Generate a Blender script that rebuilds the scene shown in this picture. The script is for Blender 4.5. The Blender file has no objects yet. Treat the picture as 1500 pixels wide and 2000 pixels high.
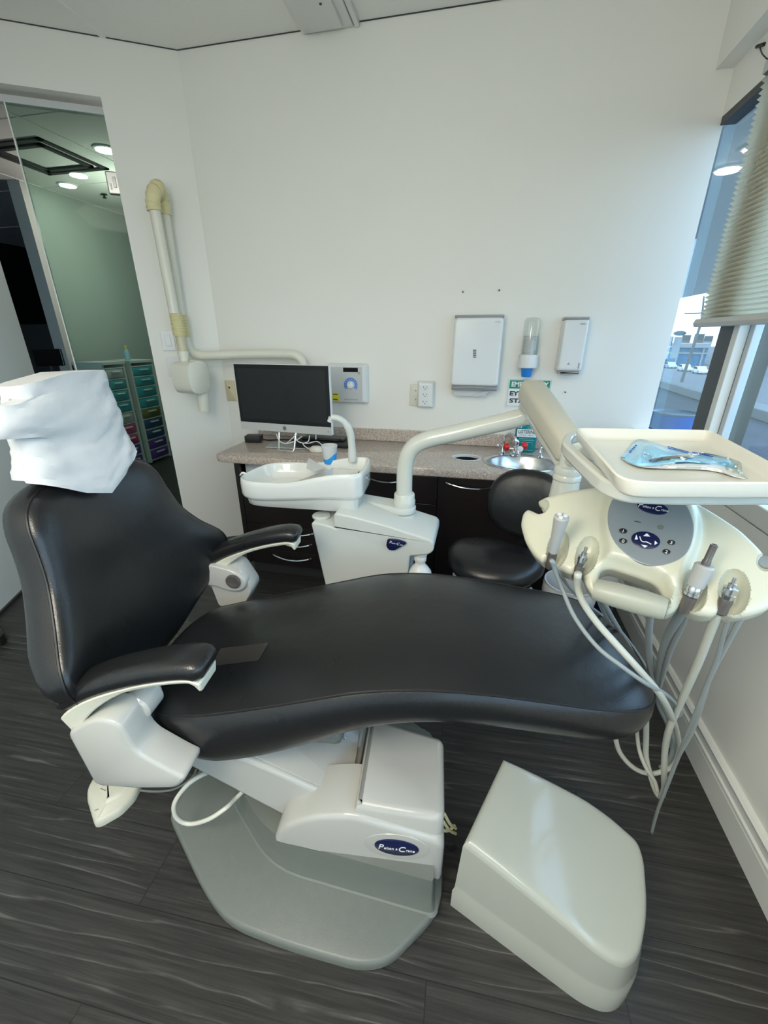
import bpy, bmesh, math, random
from mathutils import Vector, Matrix
from mathutils.bvhtree import BVHTree
random.seed(7)
PI = math.pi
SC = bpy.context.scene
COL = SC.collection

# ---------------------------------------------------------------- camera model
FPX = 815.0
PITCH, YAW = math.radians(22.7), math.radians(12.5)
CAM = Vector((0, 0, 1.4))
FW = Vector((-math.sin(YAW) * math.cos(PITCH), math.cos(YAW) * math.cos(PITCH), -math.sin(PITCH)))
RT = Vector((math.cos(YAW), math.sin(YAW), 0))
UP = RT.cross(FW)
def ray(x, y): return FW + RT * ((x - 750) / FPX) + UP * ((1000 - y) / FPX)
def onX(x, y, X): r = ray(x, y); return CAM + r * ((X - CAM.x) / r.x)
def onY(x, y, Y): r = ray(x, y); return CAM + r * ((Y - CAM.y) / r.y)
def onZ(x, y, Z): r = ray(x, y); return CAM + r * ((Z - CAM.z) / r.z)
def onPl(x, y, p, n): r = ray(x, y); return CAM + r * ((Vector(p) - CAM).dot(n) / r.dot(n))

# ---------------------------------------------------------------- helpers
WLOC = {}
def tag(o, label=None, cat=None, group=None, kind=None):
    if label: o['label'] = label
    if cat: o['category'] = cat
    if group: o['group'] = group
    if kind: o['kind'] = kind
    return o
def thing(name, loc, label, cat, group=None):
    o = bpy.data.objects.new(name, None)
    o.empty_display_size = 0.05
    COL.objects.link(o)
    o.location = loc
    WLOC[o.name] = Vector(loc)
    return tag(o, label, cat, group)
def V(*a): return Vector(a)
def lerp(a, b, t): return a + (b - a) * t
def catmull(pts, n):
    """resample a polyline of tuples through a Catmull-Rom spline to n points"""
    k = len(pts)
    P = [list(p) for p in pts]
    P = [[2 * a - b for a, b in zip(P[0], P[1])]] + P + [[2 * a - b for a, b in zip(P[-1], P[-2])]]
    out = []
    for i in range(n):
        t = i / (n - 1) * (k - 1)
        j = min(int(t), k - 2); f = t - j
        p0, p1, p2, p3 = P[j:j + 4]
        out.append([0.5 * (2 * b + (c - a) * f + (2 * a - 5 * b + 4 * c - d) * f * f + (3 * b - a - 3 * c + d) * f ** 3)
                    for a, b, c, d in zip(p0, p1, p2, p3)])
    return out
def catloop(pts, n):
    k = len(pts); out = []
    for i in range(n):
        t = i / n * k
        j = int(t); f = t - j
        p0, p1, p2, p3 = pts[(j - 1) % k], pts[j % k], pts[(j + 1) % k], pts[(j + 2) % k]
        out.append([0.5 * (2 * b + (c - a) * f + (2 * a - 5 * b + 4 * c - d) * f * f + (3 * b - a - 3 * c + d) * f ** 3)
                    for a, b, c, d in zip(p0, p1, p2, p3)])
    return out
def spl(pts, n=24): return [Vector(p) for p in catmull([tuple(p) for p in pts], n)]
def roundpoly(pts, r, seg=5):
    """round the corners of a 2-D polygon"""
    out = []; n = len(pts)
    for i in range(n):
        p = Vector(pts[i]); a = Vector(pts[i - 1]); b = Vector(pts[(i + 1) % n])
        rr = r[i] if isinstance(r, (list, tuple)) else r
        d1 = a - p; d2 = b - p
        l = min(rr, d1.length * .49, d2.length * .49)
        if l < 1e-6: out.append(tuple(p)); continue
        s = p + d1.normalized() * l; e = p + d2.normalized() * l
        for k in range(seg + 1):
            t = k / seg
            out.append(tuple(s * (1 - t) ** 2 + p * 2 * t * (1 - t) + e * t * t))
    return out
def area2(p): return sum(p[i - 1][0] * p[i][1] - p[i][0] * p[i - 1][1] for i in range(len(p))) / 2
def inset2(poly, d):
    n = len(poly); s = 1 if area2(poly) > 0 else -1; out = []
    for i in range(n):
        a, p, b = Vector(poly[i - 1]), Vector(poly[i]), Vector(poly[(i + 1) % n])
        e1 = (p - a); e2 = (b - p)
        if e1.length < 1e-9: e1 = e2
        if e2.length < 1e-9: e2 = e1
        n1 = Vector((-e1.y, e1.x)).normalized(); n2 = Vector((-e2.y, e2.x)).normalized()
        m = n1 + n2
        if m.length < 1e-6: m = n1
        m.normalize()
        c = max(.5, m.dot(n1))
        out.append(tuple(p + m * (s * d / c)))
    return out

from mathutils.geometry import delaunay_2d_cdt
def seg_dist(q, poly):
    best = 9e9; n = len(poly)
    for i in range(n):
        ax_, ay_ = poly[i - 1]; bx_, by_ = poly[i]; dx, dy = bx_ - ax_, by_ - ay_; l2 = dx * dx + dy * dy
        t = 0 if l2 < 1e-14 else max(0, min(1, ((q[0] - ax_) * dx + (q[1] - ay_) * dy) / l2))
        e = (q[0] - ax_ - t * dx) ** 2 + (q[1] - ay_ - t * dy) ** 2
        if e < best: best = e
    return math.sqrt(best)
def inside2(q, poly):
    c = False; n = len(poly)
    for i in range(n):
        a, b = poly[i - 1], poly[i]
        if (a[1] > q[1]) != (b[1] > q[1]) and q[0] < (b[0] - a[0]) * (q[1] - a[1]) / (b[1] - a[1]) + a[0]: c = not c
    return c
def resample(poly, step):
    out = []
    for i in range(len(poly)):
        a, b = Vector(poly[i - 1]), Vector(poly[i]); k = max(1, int((b - a).length / step))
        for q in range(k):
            p_ = a.lerp(b, q / k)
            if not out or (p_ - out[-1]).length > step * .35: out.append(p_)
    return [tuple(p_) for p_ in out]

def sstep(t): t = max(0, min(1, t)); return t * t * (3 - 2 * t)
class MB:
    def __init__(s): s.v = []; s.f = []
    def add(s, vs, fs):
        b = len(s.v); s.v += [Vector(p) for p in vs]; s.f += [[i + b for i in f] for f in fs]; return s
    def box(s, c, sz, R=None):
        c = Vector(c); x, y, z = sz[0] / 2, sz[1] / 2, sz[2] / 2
        vs = [Vector((sx * x, sy * y, sz_ * z)) for sx in (-1, 1) for sy in (-1, 1) for sz_ in (-1, 1)]
        if R is not None: vs = [R @ p for p in vs]
        return s.add([c + p for p in vs], [[0, 1, 3, 2], [4, 6, 7, 5], [0, 4, 5, 1], [2, 3, 7, 6], [0, 2, 6, 4], [1, 5, 7, 3]])
    def box2(s, a, b): 
        a, b = Vector(a), Vector(b); return s.box((a + b) / 2, [abs(q) for q in (b - a)])
    def loft(s, rings, cap0=True, cap1=True, closed=True):
        n = len(rings[0]); vs = [p for r in rings for p in r]; fs = []
        for i in range(len(rings) - 1):
            for j in range(n if closed else n - 1):
                k = (j + 1) % n
                fs.append([i * n + j, i * n + k, (i + 1) * n + k, (i + 1) * n + j])
        if cap0: fs.append(list(range(n))[::-1])
        if cap1: fs.append([(len(rings) - 1) * n + j for j in range(n)])
        return s.add(vs, fs)
    def tube(s, pts, r, n=12, caps=True, flat=1.0, up=None):
        pts = [Vector(p) for p in pts]; rings = []; m = len(pts); nrm = None
        for i, p in enumerate(pts):
            t = (pts[min(i + 1, m - 1)] - pts[max(i - 1, 0)]).normalized()
            if nrm is None:
                a = Vector(up) if up else (Vector((0, 0, 1)) if abs(t.z) < .9 else Vector((1, 0, 0)))
                nrm = (a - t * a.dot(t)).normalized()
            else:
                nrm = (nrm - t * nrm.dot(t)).normalized()
            b = t.cross(nrm)
            rr = r[i] if isinstance(r, (list, tuple)) else r
            rings.append([p + nrm * (rr * math.cos(2 * PI * k / n)) + b * (rr * flat * math.sin(2 * PI * k / n)) for k in range(n)])
        return s.loft(rings, caps, caps)
    def lathe(s, prof, c=(0, 0, 0), axis=(0, 0, 1), n=32, caps=True, sx=1.0, ref=None):
        c = Vector(c); a = Vector(axis).normalized()
        h = Vector(ref) if ref else (Vector((1, 0, 0)) if abs(a.x) < .9 else Vector((0, 1, 0)))
        x = (h - a * h.dot(a)).normalized(); y = a.cross(x)
        rings = [[c + a * z + x * (max(r, 1e-5) * sx * math.cos(2 * PI * k / n)) + y * (max(r, 1e-5) * math.sin(2 * PI * k / n)) for k in range(n)] for r, z in prof]
        return s.loft(rings, caps, caps)
    def prism(s, poly, off):
        off = Vector(off); poly = [Vector(p) for p in poly]
        return s.loft([poly, [p + off for p in poly]])
    def puff(s, poly, M, rings, cap0=True, cap1=True):
        """2-D outline -> rings [(inset, height)] placed by the frame function M(x, y, h)"""
        return s.loft([[M(x, y, h) for x, y in (inset2(poly, d) if d else poly)] for d, h in rings], cap0, cap1)
    def rbox(s, c, sz, r, seg=4, R=None, rim=None):
        """box with rounded vertical edges and softened top and bottom rims"""
        c = Vector(c); x, y, z = sz[0] / 2, sz[1] / 2, sz[2] / 2
        rim = r * .4 if rim is None else rim
        poly = roundpoly([(-x, -y), (x, -y), (x, y), (-x, y)], r, seg)
        def M(a, b, h):
            p = Vector((a, b, h)); return c + (R @ p if R is not None else p)
        return s.puff(poly, M, [(rim, -z), (rim * .3, -z + rim * .3), (0, -z + rim), (0, z - rim), (rim * .3, z - rim * .3), (rim, z)])
    def grid(s, P, nu, nv):
        vs = [P(i, j) for i in range(nu) for j in range(nv)]
        return s.add(vs, [[i * nv + j, (i + 1) * nv + j, (i + 1) * nv + j + 1, i * nv + j + 1] for i in range(nu - 1) for j in range(nv - 1)])
    def mesh(s, name):
        me = bpy.data.meshes.new(name)
        me.from_pydata([tuple(p) for p in s.v], [], s.f)
        bm = bmesh.new(); bm.from_mesh(me)
        bmesh.ops.recalc_face_normals(bm, faces=bm.faces)
        bm.to_mesh(me); bm.free()
        return me
    def build(s, name, mat, parent=None, smooth=True, bevel=0, seg=2, sub=0, sharp=38, label=None, kind=None, me=None):
        me = me or s.mesh(name)
        if len(me.vertices):
            xs = [v.co.x for v in me.vertices]; ys = [v.co.y for v in me.vertices]; zs = [v.co.z for v in me.vertices]
            c = Vector(((min(xs) + max(xs)) / 2, (min(ys) + max(ys)) / 2, min(zs)))
        else: c = Vector((0, 0, 0))
        me.transform(Matrix.Translation(-c))
        if smooth:
            for p in me.polygons: p.use_smooth = True
            if sharp: me.set_sharp_from_angle(angle=math.radians(sharp))
        o = bpy.data.objects.new(name, me); COL.objects.link(o)
        me.materials.append(mat)
        WLOC[o.name] = c
        if parent is not None:
            o.parent = parent; o.location = c - WLOC[parent.name]
        else: o.location = c
        if bevel:
            b = o.modifiers.new('bevel', 'BEVEL'); b.width = bevel; b.segments = seg; b.limit_method = 'ANGLE'; b.angle_limit = math.radians(35)
        if sub:
            b = o.modifiers.new('sub', 'SUBSURF'); b.levels = sub; b.render_levels = sub
        if label: o['label'] = label
        if kind: o['kind'] = kind
        return o
def struct(o): o['kind'] = 'structure'; return o
def text_mb(txt, size, org, right, up, ext=.0006, shear=0.0, align='CENTER', squash=1.0, bold=0.0):
    cu = bpy.data.curves.new('t', 'FONT'); cu.body = txt; cu.size = size; cu.extrude = ext; cu.shear = shear
    cu.align_x = align; cu.align_y = 'CENTER'; cu.offset = bold
    cu.resolution_u = 3
    ob = bpy.data.objects.new('t', cu); COL.objects.link(ob)
    dg = bpy.context.evaluated_depsgraph_get(); dg.update()
    me = bpy.data.meshes.new_from_object(ob.evaluated_get(dg))
    r = Vector(right).normalized(); u = Vector(up).normalized(); n = r.cross(u)
    mb = MB(); org = Vector(org)
    mb.add([org + r * (v.co.x * squash) + u * v.co.y + n * v.co.z for v in me.vertices], [list(p.vertices) for p in me.polygons])
    bpy.data.objects.remove(ob); bpy.data.curves.remove(cu); bpy.data.meshes.remove(me)
    return mb
def cut(base, cutters):
    """boolean difference of mesh-builder bodies, returns a mesh"""
    b = bpy.data.objects.new('b', base.mesh('b')); COL.objects.link(b); tmp = [b]
    for c in cutters:
        o = bpy.data.objects.new('c', c.mesh('c')); COL.objects.link(o); tmp.append(o)
        m = b.modifiers.new('m', 'BOOLEAN'); m.operation = 'DIFFERENCE'; m.object = o; m.solver = 'EXACT'
    dg = bpy.context.evaluated_depsgraph_get(); dg.update()
    me = bpy.data.meshes.new_from_object(b.evaluated_get(dg))
    for o in tmp:
        d = o.data; bpy.data.objects.remove(o); bpy.data.meshes.remove(d)
    return me
def copy_tree(o, loc=None, parent=None, label=None):
    c = o.copy(); COL.objects.link(c)
    if parent is not None: c.parent = parent
    if loc is not None: c.location = loc
    if label: c['label'] = label
    for ch in list(o.children): copy_tree(ch, None, c)
    return c
def bvh(o):
    """surface of a built object in world space, for laying thin things on it"""
    w = WLOC[o.name]
    vs = [v.co + w for v in o.data.vertices]
    return BVHTree.FromPolygons(vs, [list(p.vertices) for p in o.data.polygons])
def hit(t, px, py):
    r = ray(px, py).normalized(); h = t.ray_cast(CAM, r)
    if h[0] is None: return None, None
    n = h[1]
    if n.dot(r) > 0: n = -n
    return h[0], n

# ---------------------------------------------------------------- materials
MATS = {}
def mat(name, col, rough=.5, metal=0.0, spec=.5, var=.04, vscale=8.0, bump=0.0, bscale=200.0, coat=0.0, trans=0.0, sss=0.0, emit=0.0, alpha=1.0, ior=1.45):
    m = bpy.data.materials.new(name); m.use_nodes = True; nt = m.node_tree; N = nt.nodes; L = nt.links
    b = N['Principled BSDF']
    b.inputs['Roughness'].default_value = rough; b.inputs['Metallic'].default_value = metal
    b.inputs['Specular IOR Level'].default_value = spec; b.inputs['IOR'].default_value = ior
    b.inputs['Coat Weight'].default_value = coat; b.inputs['Coat Roughness'].default_value = .08
    b.inputs['Transmission Weight'].default_value = trans
    b.inputs['Alpha'].default_value = alpha
    if sss:
        b.inputs['Subsurface Weight'].default_value = sss; b.inputs['Subsurface Radius'].default_value = (.01, .01, .01)
    tc = N.new('ShaderNodeTexCoord'); no = N.new('ShaderNodeTexNoise')
    no.inputs['Scale'].default_value = vscale; no.inputs['Detail'].default_value = 3
    L.new(tc.outputs['Object'], no.inputs['Vector'])
    mx = N.new('ShaderNodeMix'); mx.data_type = 'RGBA'
    c = Vector(col[:3])
    mx.inputs['A'].default_value = (*(c * (1 - var)), 1); mx.inputs['B'].default_value = (*[min(1, q) for q in c * (1 + var)], 1)
    L.new(no.outputs['Fac'], mx.inputs['Factor']); L.new(mx.outputs['Result'], b.inputs['Base Color'])
    if emit:
        L.new(mx.outputs['Result'], b.inputs['Emission Color']); b.inputs['Emission Strength'].default_value = emit
    if bump:
        n2 = N.new('ShaderNodeTexNoise'); n2.inputs['Scale'].default_value = bscale; n2.inputs['Detail'].default_value = 4
        L.new(tc.outputs['Object'], n2.inputs['Vector'])
        bp = N.new('ShaderNodeBump'); bp.inputs['Strength'].default_value = bump; bp.inputs['Distance'].default_value = .002
        L.new(n2.outputs['Fac'], bp.inputs['Height']); L.new(bp.outputs['Normal'], b.inputs['Normal'])
    MATS[name] = m
    return m
def glass_mat(name, tint, refl=.06, gloss_rough=.0):
    m = bpy.data.materials.new(name); m.use_nodes = True; nt = m.node_tree; N = nt.nodes; L = nt.links
    N.remove(N['Principled BSDF']); out = N['Material Output']
    tr = N.new('ShaderNodeBsdfTransparent'); tr.inputs['Color'].default_value = (*tint, 1)
    gl = N.new('ShaderNodeBsdfGlossy'); gl.inputs['Roughness'].default_value = gloss_rough
    gl.inputs['Color'].default_value = (.95, 1, .98, 1)
    lw = N.new('ShaderNodeLayerWeight'); lw.inputs['Blend'].default_value = .25
    no = N.new('ShaderNodeTexNoise'); no.inputs['Scale'].default_value = 3
    mr = N.new('ShaderNodeMath'); mr.operation = 'MULTIPLY_ADD'; mr.inputs[1].default_value = .22; mr.inputs[2].default_value = refl
    L.new(lw.outputs['Fresnel'], mr.inputs[0])
    ms = N.new('ShaderNodeMixShader'); L.new(mr.outputs[0], ms.inputs[0]); L.new(tr.outputs[0], ms.inputs[1]); L.new(gl.outputs[0], ms.inputs[2])
    L.new(ms.outputs[0], out.inputs['Surface'])
    MATS[name] = m
    return m
def floor_mat():
    m = bpy.data.materials.new('dark_wood_planks'); m.use_nodes = True; nt = m.node_tree; N = nt.nodes; L = nt.links
    b = N['Principled BSDF']; tc = N.new('ShaderNodeTexCoord')
    mp = N.new('ShaderNodeMapping'); mp.inputs['Rotation'].default_value = (0, 0, math.radians(-2)); mp.inputs['Scale'].default_value = (1, 1, 1)
    L.new(tc.outputs['Object'], mp.inputs['Vector'])
    br = N.new('ShaderNodeTexBrick'); br.inputs['Scale'].default_value = 1.0
    br.inputs['Brick Width'].default_value = 1.22; br.inputs['Row Height'].default_value = .18; br.inputs['Mortar Size'].default_value = .0012
    br.inputs['Mortar Smooth'].default_value = .1; br.offset = .37
    br.inputs['Color1'].default_value = (.0, .0, .0, 1); br.inputs['Color2'].default_value = (1, 1, 1, 1); br.inputs['Mortar'].default_value = (.5, .5, .5, 1)
    L.new(mp.outputs[0], br.inputs['Vector'])
    # grain stretched along the planks, shifted per plank
    vm = N.new('ShaderNodeVectorMath'); vm.operation = 'MULTIPLY_ADD'
    vm.inputs[1].default_value = (3.1, 5.7, 1.0); 
    L.new(br.outputs['Color'], vm.inputs[0]); 
    L.new(mp.outputs[0], vm.inputs[2])
    s1 = N.new('ShaderNodeMapping'); s1.inputs['Scale'].default_value = (3.0, 95, 1); L.new(vm.outputs[0], s1.inputs['Vector'])
    n1 = N.new('ShaderNodeTexNoise'); n1.inputs['Scale'].default_value = 1.0; n1.inputs['Detail'].default_value = 8; n1.inputs['Roughness'].default_value = .65; n1.inputs['Distortion'].default_value = .6
    L.new(s1.outputs[0], n1.inputs['Vector'])
    cr = N.new('ShaderNodeValToRGB'); e = cr.color_ramp.elements
    e[0].position = .34; e[0].color = (.022, .0215, .0205, 1); e[1].position = .72; e[1].color = (.062, .060, .056, 1)
    k = cr.color_ramp.elements.new(.52); k.color = (.036, .035, .033, 1)
    L.new(n1.outputs['Fac'], cr.inputs['Fac'])
    s2 = N.new('ShaderNodeMapping'); s2.inputs['Scale'].default_value = (.8, 9.0, 1); L.new(vm.outputs[0], s2.inputs['Vector'])
    wv = N.new('ShaderNodeTexNoise'); wv.inputs['Scale'].default_value = 1.0; wv.inputs['Detail'].default_value = 4
    L.new(s2.outputs[0], wv.inputs['Vector'])
    sy_ = N.new('ShaderNodeSeparateXYZ'); L.new(vm.outputs[0], sy_.inputs[0])
    m1 = N.new('ShaderNodeMath'); m1.operation = 'MULTIPLY'; m1.inputs[1].default_value = 24; L.new(sy_.outputs['Y'], m1.inputs[0])
    m2 = N.new('ShaderNodeMath'); m2.operation = 'MULTIPLY_ADD'; m2.inputs[1].default_value = 3.6; L.new(wv.outputs['Fac'], m2.inputs[0]); L.new(m1.outputs[0], m2.inputs[2])
    m3 = N.new('ShaderNodeMath'); m3.operation = 'FRACT'; L.new(m2.outputs[0], m3.inputs[0])
    c2 = N.new('ShaderNodeValToRGB'); e = c2.color_ramp.elements
    e[0].position = .0; e[0].color = (0, 0, 0, 1); e[1].position = .06; e[1].color = (1, 1, 1, 1)
    k2 = c2.color_ramp.elements.new(.11); k2.color = (.16, .16, .16, 1); k3 = c2.color_ramp.elements.new(.45); k3.color = (0, 0, 0, 1)
    L.new(m3.outputs[0], c2.inputs['Fac'])
    n3 = N.new('ShaderNodeTexNoise'); n3.inputs['Scale'].default_value = 5; n3.inputs['Detail'].default_value = 5; L.new(mp.outputs[0], n3.inputs['Vector'])
    pr = N.new('ShaderNodeMapRange'); pr.inputs['From Min'].default_value = .40; pr.inputs['From Max'].default_value = .66; L.new(n3.outputs['Fac'], pr.inputs['Value'])
    mm = N.new('ShaderNodeMath'); mm.operation = 'MULTIPLY'; L.new(c2.outputs[0], mm.inputs[0]); L.new(pr.outputs[0], mm.inputs[1])
    mx = N.new('ShaderNodeMix'); mx.data_type = 'RGBA'; L.new(mm.outputs[0], mx.inputs['Factor']); L.new(cr.outputs[0], mx.inputs['A'])
    mx.inputs['B'].default_value = (.15, .145, .135, 1)
    mj = N.new('ShaderNodeMix'); mj.data_type = 'RGBA'; L.new(br.outputs['Fac'], mj.inputs['Factor']); L.new(mx.outputs['Result'], mj.inputs['A'])
    mj.inputs['B'].default_value = (.012, .012, .012, 1)
    L.new(mj.outputs['Result'], b.inputs['Base Color'])
    b.inputs['Roughness'].default_value = .38; b.inputs['Specular IOR Level'].default_value = .4
    bp = N.new('ShaderNodeBump'); bp.inputs['Strength'].default_value = .35; bp.inputs['Distance'].default_value = .002
    L.new(n1.outputs['Fac'], bp.inputs['Height']); L.new(bp.outputs[0], b.inputs['Normal'])
    return m
def stone_mat():
    m = mat('speckled_stone', (.42, .36, .32), .28, var=.05)
    nt = m.node_tree; N = nt.nodes; L = nt.links; b = N['Principled BSDF']
    tc = N.new('ShaderNodeTexCoord'); vo = N.new('ShaderNodeTexVoronoi'); vo.inputs['Scale'].default_value = 260
    L.new(tc.outputs['Object'], vo.inputs['Vector'])
    cr = N.new('ShaderNodeValToRGB'); e = cr.color_ramp.elements
    e[0].position = .1; e[0].color = (.34, .27, .225, 1); e[1].position = .9; e[1].color = (.66, .57, .50, 1)
    sp = N.new('ShaderNodeSeparateColor'); L.new(vo.outputs['Color'], sp.inputs[0]); L.new(sp.outputs[0], cr.inputs['Fac'])
    L.new(cr.outputs[0], b.inputs['Base Color'])
    return m
def leather_mat():
    m = mat('black_leather', (.011, .0115, .0125), .40, var=.15, vscale=5, spec=.6)
    nt = m.node_tree; N = nt.nodes; L = nt.links; b = N['Principled BSDF']
    tc = N.new('ShaderNodeTexCoord'); vo = N.new('ShaderNodeTexVoronoi'); vo.inputs['Scale'].default_value = 420
    L.new(tc.outputs['Object'], vo.inputs['Vector'])
    n2 = N.new('ShaderNodeTexNoise'); n2.inputs['Scale'].default_value = 9; n2.inputs['Detail'].default_value = 5
    L.new(tc.outputs['Object'], n2.inputs['Vector'])
    b1 = N.new('ShaderNodeBump'); b1.inputs['Strength'].default_value = .18; b1.inputs['Distance'].default_value = .001
    L.new(vo.outputs['Distance'], b1.inputs['Height'])
    b2 = N.new('ShaderNodeBump'); b2.inputs['Strength'].default_value = .2; b2.inputs['Distance'].default_value = .012
    L.new(n2.outputs['Fac'], b2.inputs['Height']); L.new(b1.outputs[0], b2.inputs['Normal']); L.new(b2.outputs[0], b.inputs['Normal'])
    r = N.new('ShaderNodeMapRange'); r.inputs['To Min'].default_value = .24; r.inputs['To Max'].default_value = .34
    L.new(n2.outputs['Fac'], r.inputs['Value']); L.new(r.outputs[0], b.inputs['Roughness'])
    return m

m_wall = mat('wall_paint', (.80, .79, .745), .55, var=.015, vscale=2, bump=.06, bscale=260)
m_ceil = mat('ceiling_tile', (.84, .83, .79), .8, var=.03, vscale=60, bump=.2, bscale=400)
m_trim = mat('trim_paint', (.72, .73, .70), .35, var=.02)
m_floor = floor_mat()
m_stone = stone_mat()
m_leather = leather_mat()
m_white = mat('white_gloss_plastic', (.475, .472, .44), .18, var=.015, coat=.3)
m_ivory = mat('ivory_plastic', (.66, .65, .54), .32, var=.03)
m_cream = mat('cream_plastic', (.70, .69, .60), .3, var=.03)
m_bellow = mat('yellowed_rubber', (.68, .62, .36), .5, var=.06)
m_greypl = mat('base_grey_paint', (.165, .18, .163), .33, var=.05, vscale=40, bump=.15, bscale=600)
m_boxpl = mat('floor_box_plastic', (.44, .455, .405), .16, var=.02, coat=.4)
m_tower = mat('tower_plastic', (.58, .61, .59), .35, var=.02)
m_porc = mat('porcelain', (.74, .76, .74), .08, var=.01, coat=.5)
m_porcin = mat('stained_porcelain', (.66, .64, .54), .15, var=.06, vscale=20)
m_arm = mat('arm_enamel', (.60, .62, .57), .16, var=.02, coat=.4)
m_armtan = mat('arm_cover_tan', (.52, .50, .42), .35, var=.02)
m_console = mat('console_ivory', (.60, .60, .49), .26, var=.02, coat=.2)
m_handle = mat('handle_grey_green', (.36, .37, .31), .35, var=.03)
m_panel = mat('panel_grey', (.22, .25, .27), .3, var=.03)
m_navy = mat('badge_navy', (.008, .012, .06), .25, var=.05)
m_black = mat('matte_black', (.012, .012, .013), .45, var=.1)
m_gloss = mat('gloss_black', (.004, .004, .005), .06, var=.05)
m_lett = mat('white_lettering', (.8, .82, .85), .4, var=.01)
m_darklett = mat('dark_lettering', (.03, .03, .04), .5, var=.01)
m_hose = mat('hose_grey', (.50, .51, .45), .4, var=.03)
m_hosed = mat('hose_dark_grey', (.27, .30, .30), .42, var=.03)
m_chrome = mat('chrome', (.75, .76, .77), .1, metal=1, var=.02)
m_steel = mat('brushed_steel', (.62, .63, .64), .24, metal=1, var=.04, vscale=40)
m_smoke = mat('smoked_connector', (.10, .09, .085), .2, var=.1, spec=.7)
m_wood = mat('espresso_laminate', (.012, .008, .0075), .3, var=.3, vscale=30)
m_paper = mat('white_paper', (.60, .61, .62), .8, var=.01, bump=.5, bscale=35)
m_tray = mat('tray_cream', (.72, .71, .64), .22, var=.015)
m_blue = mat('cup_blue', (.02, .30, .75), .5, var=.04)
m_pouch = mat('pouch_blue_film', (.30, .62, .86), .2, var=.06, vscale=30, bump=.6, bscale=45)
m_pouchw = mat('pouch_paper', (.75, .78, .78), .5, var=.03, bump=.5, bscale=60)
m_sign = mat('sign_white', (.78, .80, .82), .4, var=.01)
m_green = mat('sign_green', (.0, .26, .13), .4, var=.02)
m_disp = mat('dispenser_white', (.72, .74, .75), .25, var=.01)
m_dispg = mat('dispenser_grey', (.35, .36, .37), .35, var=.03)
m_teal = mat('mouthwash_teal', (.0, .20, .22), .08, var=.05)
m_red = mat('red_cap', (.65, .02, .02), .4, var=.05)
m_alum = mat('window_aluminium', (.55, .57, .58), .4, metal=.3, var=.03)
m_mull = mat('mullion_dark', (.035, .036, .037), .4, var=.1)
def blind_mat():
    m = mat('pleated_blind', (.60, .58, .50), .9, var=.03, spec=.1); nt = m.node_tree; N = nt.nodes; L = nt.links
    b = N['Principled BSDF']; tr = N.new('ShaderNodeBsdfTranslucent'); tr.inputs['Color'].default_value = (.92, .91, .84, 1)
    mx = N.new('ShaderNodeMixShader'); mx.inputs[0].default_value = .82
    L.new(b.outputs[0], mx.inputs[1]); L.new(tr.outputs[0], mx.inputs[2]); L.new(mx.outputs[0], N['Material Output'].inputs['Surface'])
    return m
m_blind = blind_mat()
m_rail = mat('blind_rail', (.48, .49, .48), .4, var=.02)
m_glass = glass_mat('window_glass', (.93, .97, .96), .0)
m_dglass = glass_mat('door_glass', (.74, .86, .81), .0)
m_clear = glass_mat('clear_plastic', (.92, .93, .92), .04, .05)
m_tape = mat('clear_tape', (.04, .038, .036), .12, var=.1)
# ================================================================ the setting
D = 2.6; HC = 2.765; XR = .86; XG = .93; YB = -4.2
WP = V(-1.665, 2.6, 0); WD = V(-.8660, -.5, 0); WN = V(.5, -.8660, 0)      # angled wall: point, direction, normal into the room
PA = V(-2.464, 1.393, 0); PD = V(-.4346, .9006, 0); PN = V(.9006, .4346, 0)  # partition beside the doorway
RW = Matrix((WD, WN, (0, 0, 1))).transposed()
def W(s, z, off=0): p = WP + WD * s + WN * off; return V(p.x, p.y, z)
def onW(x, y, off=0): return onPl(x, y, WP + WN * off, WN)

struct(MB().box2((-7.5, YB, -.05), (XR + .1, 8.2, 0)).build('floor', m_floor, smooth=False))
struct(MB().box2((-7.5, YB, HC), (XG + .12, 8.2, HC + .05)).build('ceiling', m_ceil, smooth=False))
# grid bars of the suspended ceiling
g = MB()
for x in (-1.955, -3.17, -4.385, -.74, .47):
    g.box2((x - .012, YB, HC - .004), (x + .012, 8.1, HC))
for y in (-3.1, -1.87, -.65, .57, 1.79, 3.0, 4.2, 5.4):
    g.box2((-7, y - .012, HC - .0035), (.9, y + .012, HC))
struct(g.build('trim_1', m_ceil, smooth=False))
# thin dark strip painting in the shadow line where the ceiling meets the walls
g = MB().box2((-1.667, D - .004, HC - .0035), (XR, D, HC))
g.prism([W(0, HC - .0035), W(1.247, HC - .0035), W(1.247, HC - .0035, .004), W(0, HC - .0035, .004)], (0, 0, .0035))
struct(g.build('trim_shade_line', m_mull, smooth=False))

struct(MB().box2((-1.72, D, 0), (XG + .01, D + .12, HC)).build('wall_far', m_wall, smooth=False))
wl = MB()
def wseg(s0, s1, z0, z1, t=.12): wl.prism([W(s0, z0), W(s1, z0), W(s1, z0, -t), W(s0, z0, -t)], (0, 0, z1 - z0))
wseg(-.03, .40, 0, HC); wseg(.40, 1.30, 2.531, HC)
struct(wl.build('wall_left', m_wall, smooth=False))
m_part = mat('partition_pale_blue', (.80, .84, .83), .45, var=.015, vscale=2)
p0, p1 = PA + PD * -6.1, PA + PD * 1.09
struct(MB().prism([p0, p1, p1 - PN * .12, p0 - PN * .12], (0, 0, HC)).build('wall_partition', m_part, smooth=False))
bl = MB().prism([p0 + PN * 0, p1 + PN * 0, p1 + PN * .012, p0 + PN * .012], (0, 0, .018))
struct(bl.build('baseboard_partition', m_mull, smooth=False))
struct(MB().box2((-5, YB - .1, 0), (XG + .1, YB, HC)).build('wall_rear', m_wall, smooth=False))
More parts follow.
